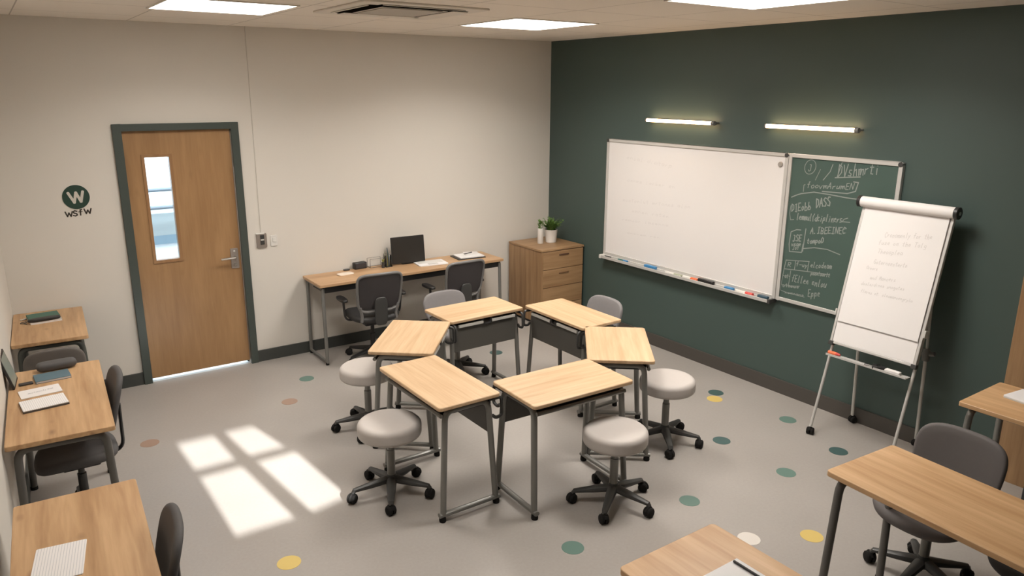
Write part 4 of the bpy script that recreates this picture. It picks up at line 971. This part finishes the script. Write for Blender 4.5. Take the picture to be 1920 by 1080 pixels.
bx(bm, TC.x-.028, TC.x+.03, -hw+.02, hw-.02, TC.z-.005, TC.z); bx(bm, TC.x-.03, TC.x-.026, -hw+.02, hw-.02, TC.z-.005, TC.z+.01)
obj('pen_tray', bm, M['silver'], fc, .001)
for (y_, m_, lb, nm, L_) in ((-4.075+.24, 'orange', 'orange red marker lying at the left of the flip chart tray', 'marker_pen', .09),):
    t = thing(nm, lb, 'marker', (TC.x, y_, TC.z+.0125))
    bm = bmn(); add_tube(bm, [(0, L_/2, 0), (0, -L_/2+.03, 0)], .0125, 12); obj('barrel', bm, M[m_], t)
    bm = bmn(); add_tube(bm, [(0, -L_/2+.03, 0), (0, -L_/2, 0)], .0125, 12, radii=[.0125, .007]); obj('cap', bm, M['red'], t)
for (y_, a, lb) in ((-4.075-.06, 20, 'black binder clip on the middle of the flip chart tray'), (-4.075-.10, -50, 'black binder clip lying aslant towards the right of the flip chart tray')):
    t = thing('binder_clip', lb, 'clip', (TC.x, y_, TC.z), R(a), 'clips on the flip chart tray')
    bm = bmn(); add_prism(bm, [(-.03, -.014), (.03, -.014), (.03, .014), (-.03, .014)], 0, .02); obj('clip_body', bm, M['black'], t, .003)
    bm = bmn(); add_tube(bm, [(-.01, .01, .008), (-.014, .065, .014), (.014, .065, .014), (.01, .01, .008)], .002, 6, .01); obj('clip_handle', bm, M['black'], t)
t = thing('board_eraser', 'white block eraser at the right of the flip chart tray', 'eraser', (TC.x, -4.075-.185, TC.z))
bm = bmn(); bx(bm, -.018, .018, -.05, .05, .004, .02); obj('grip', bm, M['paper'], t, .004)
bm = bmn(); bx(bm, -.016, .016, -.047, .047, 0, .005); obj('felt', bm, M['lightgrey'], t)

# ------------------------------------------------------------------ floor dots
dots = [((-3.411, -1.059), 'pink', 'clay pink floor dot left of the far left stool'), ((-3.125, -.66), 'green', 'muted green floor dot in front of the left end of the bench'),
        ((-4.467, -1.217), 'pink', 'clay pink floor dot between the left desks and the sunlit patch'), ((-1.404, -1.031), 'teal', 'dark teal floor dot seen through the ring below the back left desk'),
        ((-4.121, -3.127), 'yellow', 'yellow floor dot at the bottom left, below the sunlit patch'), ((-2.799, -3.876), 'green', 'green floor dot at the bottom centre left of the front stool'),
        ((-1.904, -3.907), 'green', 'muted green floor dot right of the front right stool'), ((-1.115, -4.027), 'green', 'green floor dot between the front stool and the easel, below the teal one'),
        ((-1.097, -3.479), 'teal', 'dark teal floor dot right of the right hand stool\'s castors'), ((-.402, -3.533), 'green', 'green floor dot nearest the easel\'s front left castor'),
        ((-.551, -2.952), 'yellow', 'yellow floor dot overlapping a teal dot near the green wall'), ((-.44, -2.87), 'teal', 'dark teal floor dot beside the yellow one near the green wall'),
        ((-.555, -4.049), 'teal', 'dark teal floor dot just below the flip chart easel'), ((-1.933, -4.37), 'white', 'off white floor dot behind the bottom centre desk'),
        ((-1.62, -4.555), 'yellow', 'yellow floor dot left of the right desk\'s leg')]
for (p_, c_, lb) in dots:
    bm = bmn(); add_lathe(bm, [(0, .0012), (.062, .0012), (.0625, 0)], 36)
    o = obj('floor_dot', bm, M['dot_'+c_]); o.location = (*p_, 0); tag(o, lb, 'floor dot', 'coloured round floor dots')

# ------------------------------------------------------------------ light
def area(name, loc, rot, sx_, sy_, power, col):
    l = bpy.data.lights.new(name, 'AREA'); l.shape = 'RECTANGLE'; l.size = sx_; l.size_y = sy_; l.energy = power; l.color = col
    o = bpy.data.objects.new(name, l); C.objects.link(o); o.location = loc; o.rotation_euler = rot; return o
for (x0, x1, y0, y1, pw_) in ((-4.14, -3.42, -1.86, -1.14, 18), (-1.87, -1.11, -2.0, -1.22, 30), (-1.83, -1.07, -4.15, -3.42, 32), (-4.14, -3.42, -4.15, -3.42, 15)):
    l_ = area('panel_light', ((x0+x1)/2, (y0+y1)/2, H-.012), (0, 0, 0), .7, .7, pw_, (1, .945, .875)); l_.data.spread = R(146)
area('corridor_light', (-3.7, .95, H-.03), (0, 0, 0), 3.0, 1.0, 150, (.86, .95, 1))
s = bpy.data.lights.new('sun', 'SUN'); s.energy = 18; s.angle = R(.5); s.color = (1, .98, .95)
so = bpy.data.objects.new('sun', s); C.objects.link(so); so.rotation_euler = sund.to_track_quat('-Z', 'Y').to_euler()
wd = bpy.data.worlds.new('world'); sc.world = wd; wd.use_nodes = True
bg = wd.node_tree.nodes['Background']; bg.inputs[0].default_value = (.6, .75, 1, 1); bg.inputs[1].default_value = .8

# ------------------------------------------------------------------ camera
cam = bpy.data.cameras.new('camera'); co = bpy.data.objects.new('camera', cam); C.objects.link(co); sc.camera = co
cam.sensor_width = 36; cam.lens = 1399.47/1920*36; cam.clip_start = .05
yaw, pitch, roll = R(34.98933), R(14.90543), R(.24109)
f_ = Vector((math.sin(yaw)*math.cos(pitch), math.cos(yaw)*math.cos(pitch), -math.sin(pitch)))
r_ = Vector((math.cos(yaw), -math.sin(yaw), 0)); u_ = r_.cross(f_)
r2, u2 = math.cos(roll)*r_+math.sin(roll)*u_, -math.sin(roll)*r_+math.cos(roll)*u_
mw = Matrix((r2, u2, -f_)).transposed().to_4x4(); mw.translation = (-5.13269, -6.61896, 2.42481)
co.matrix_world = mw
sc.view_settings.view_transform = 'Standard'; sc.view_settings.look = 'None'; sc.view_settings.gamma = 1
sc.view_settings.use_curve_mapping = False; sc.view_settings.exposure = .14
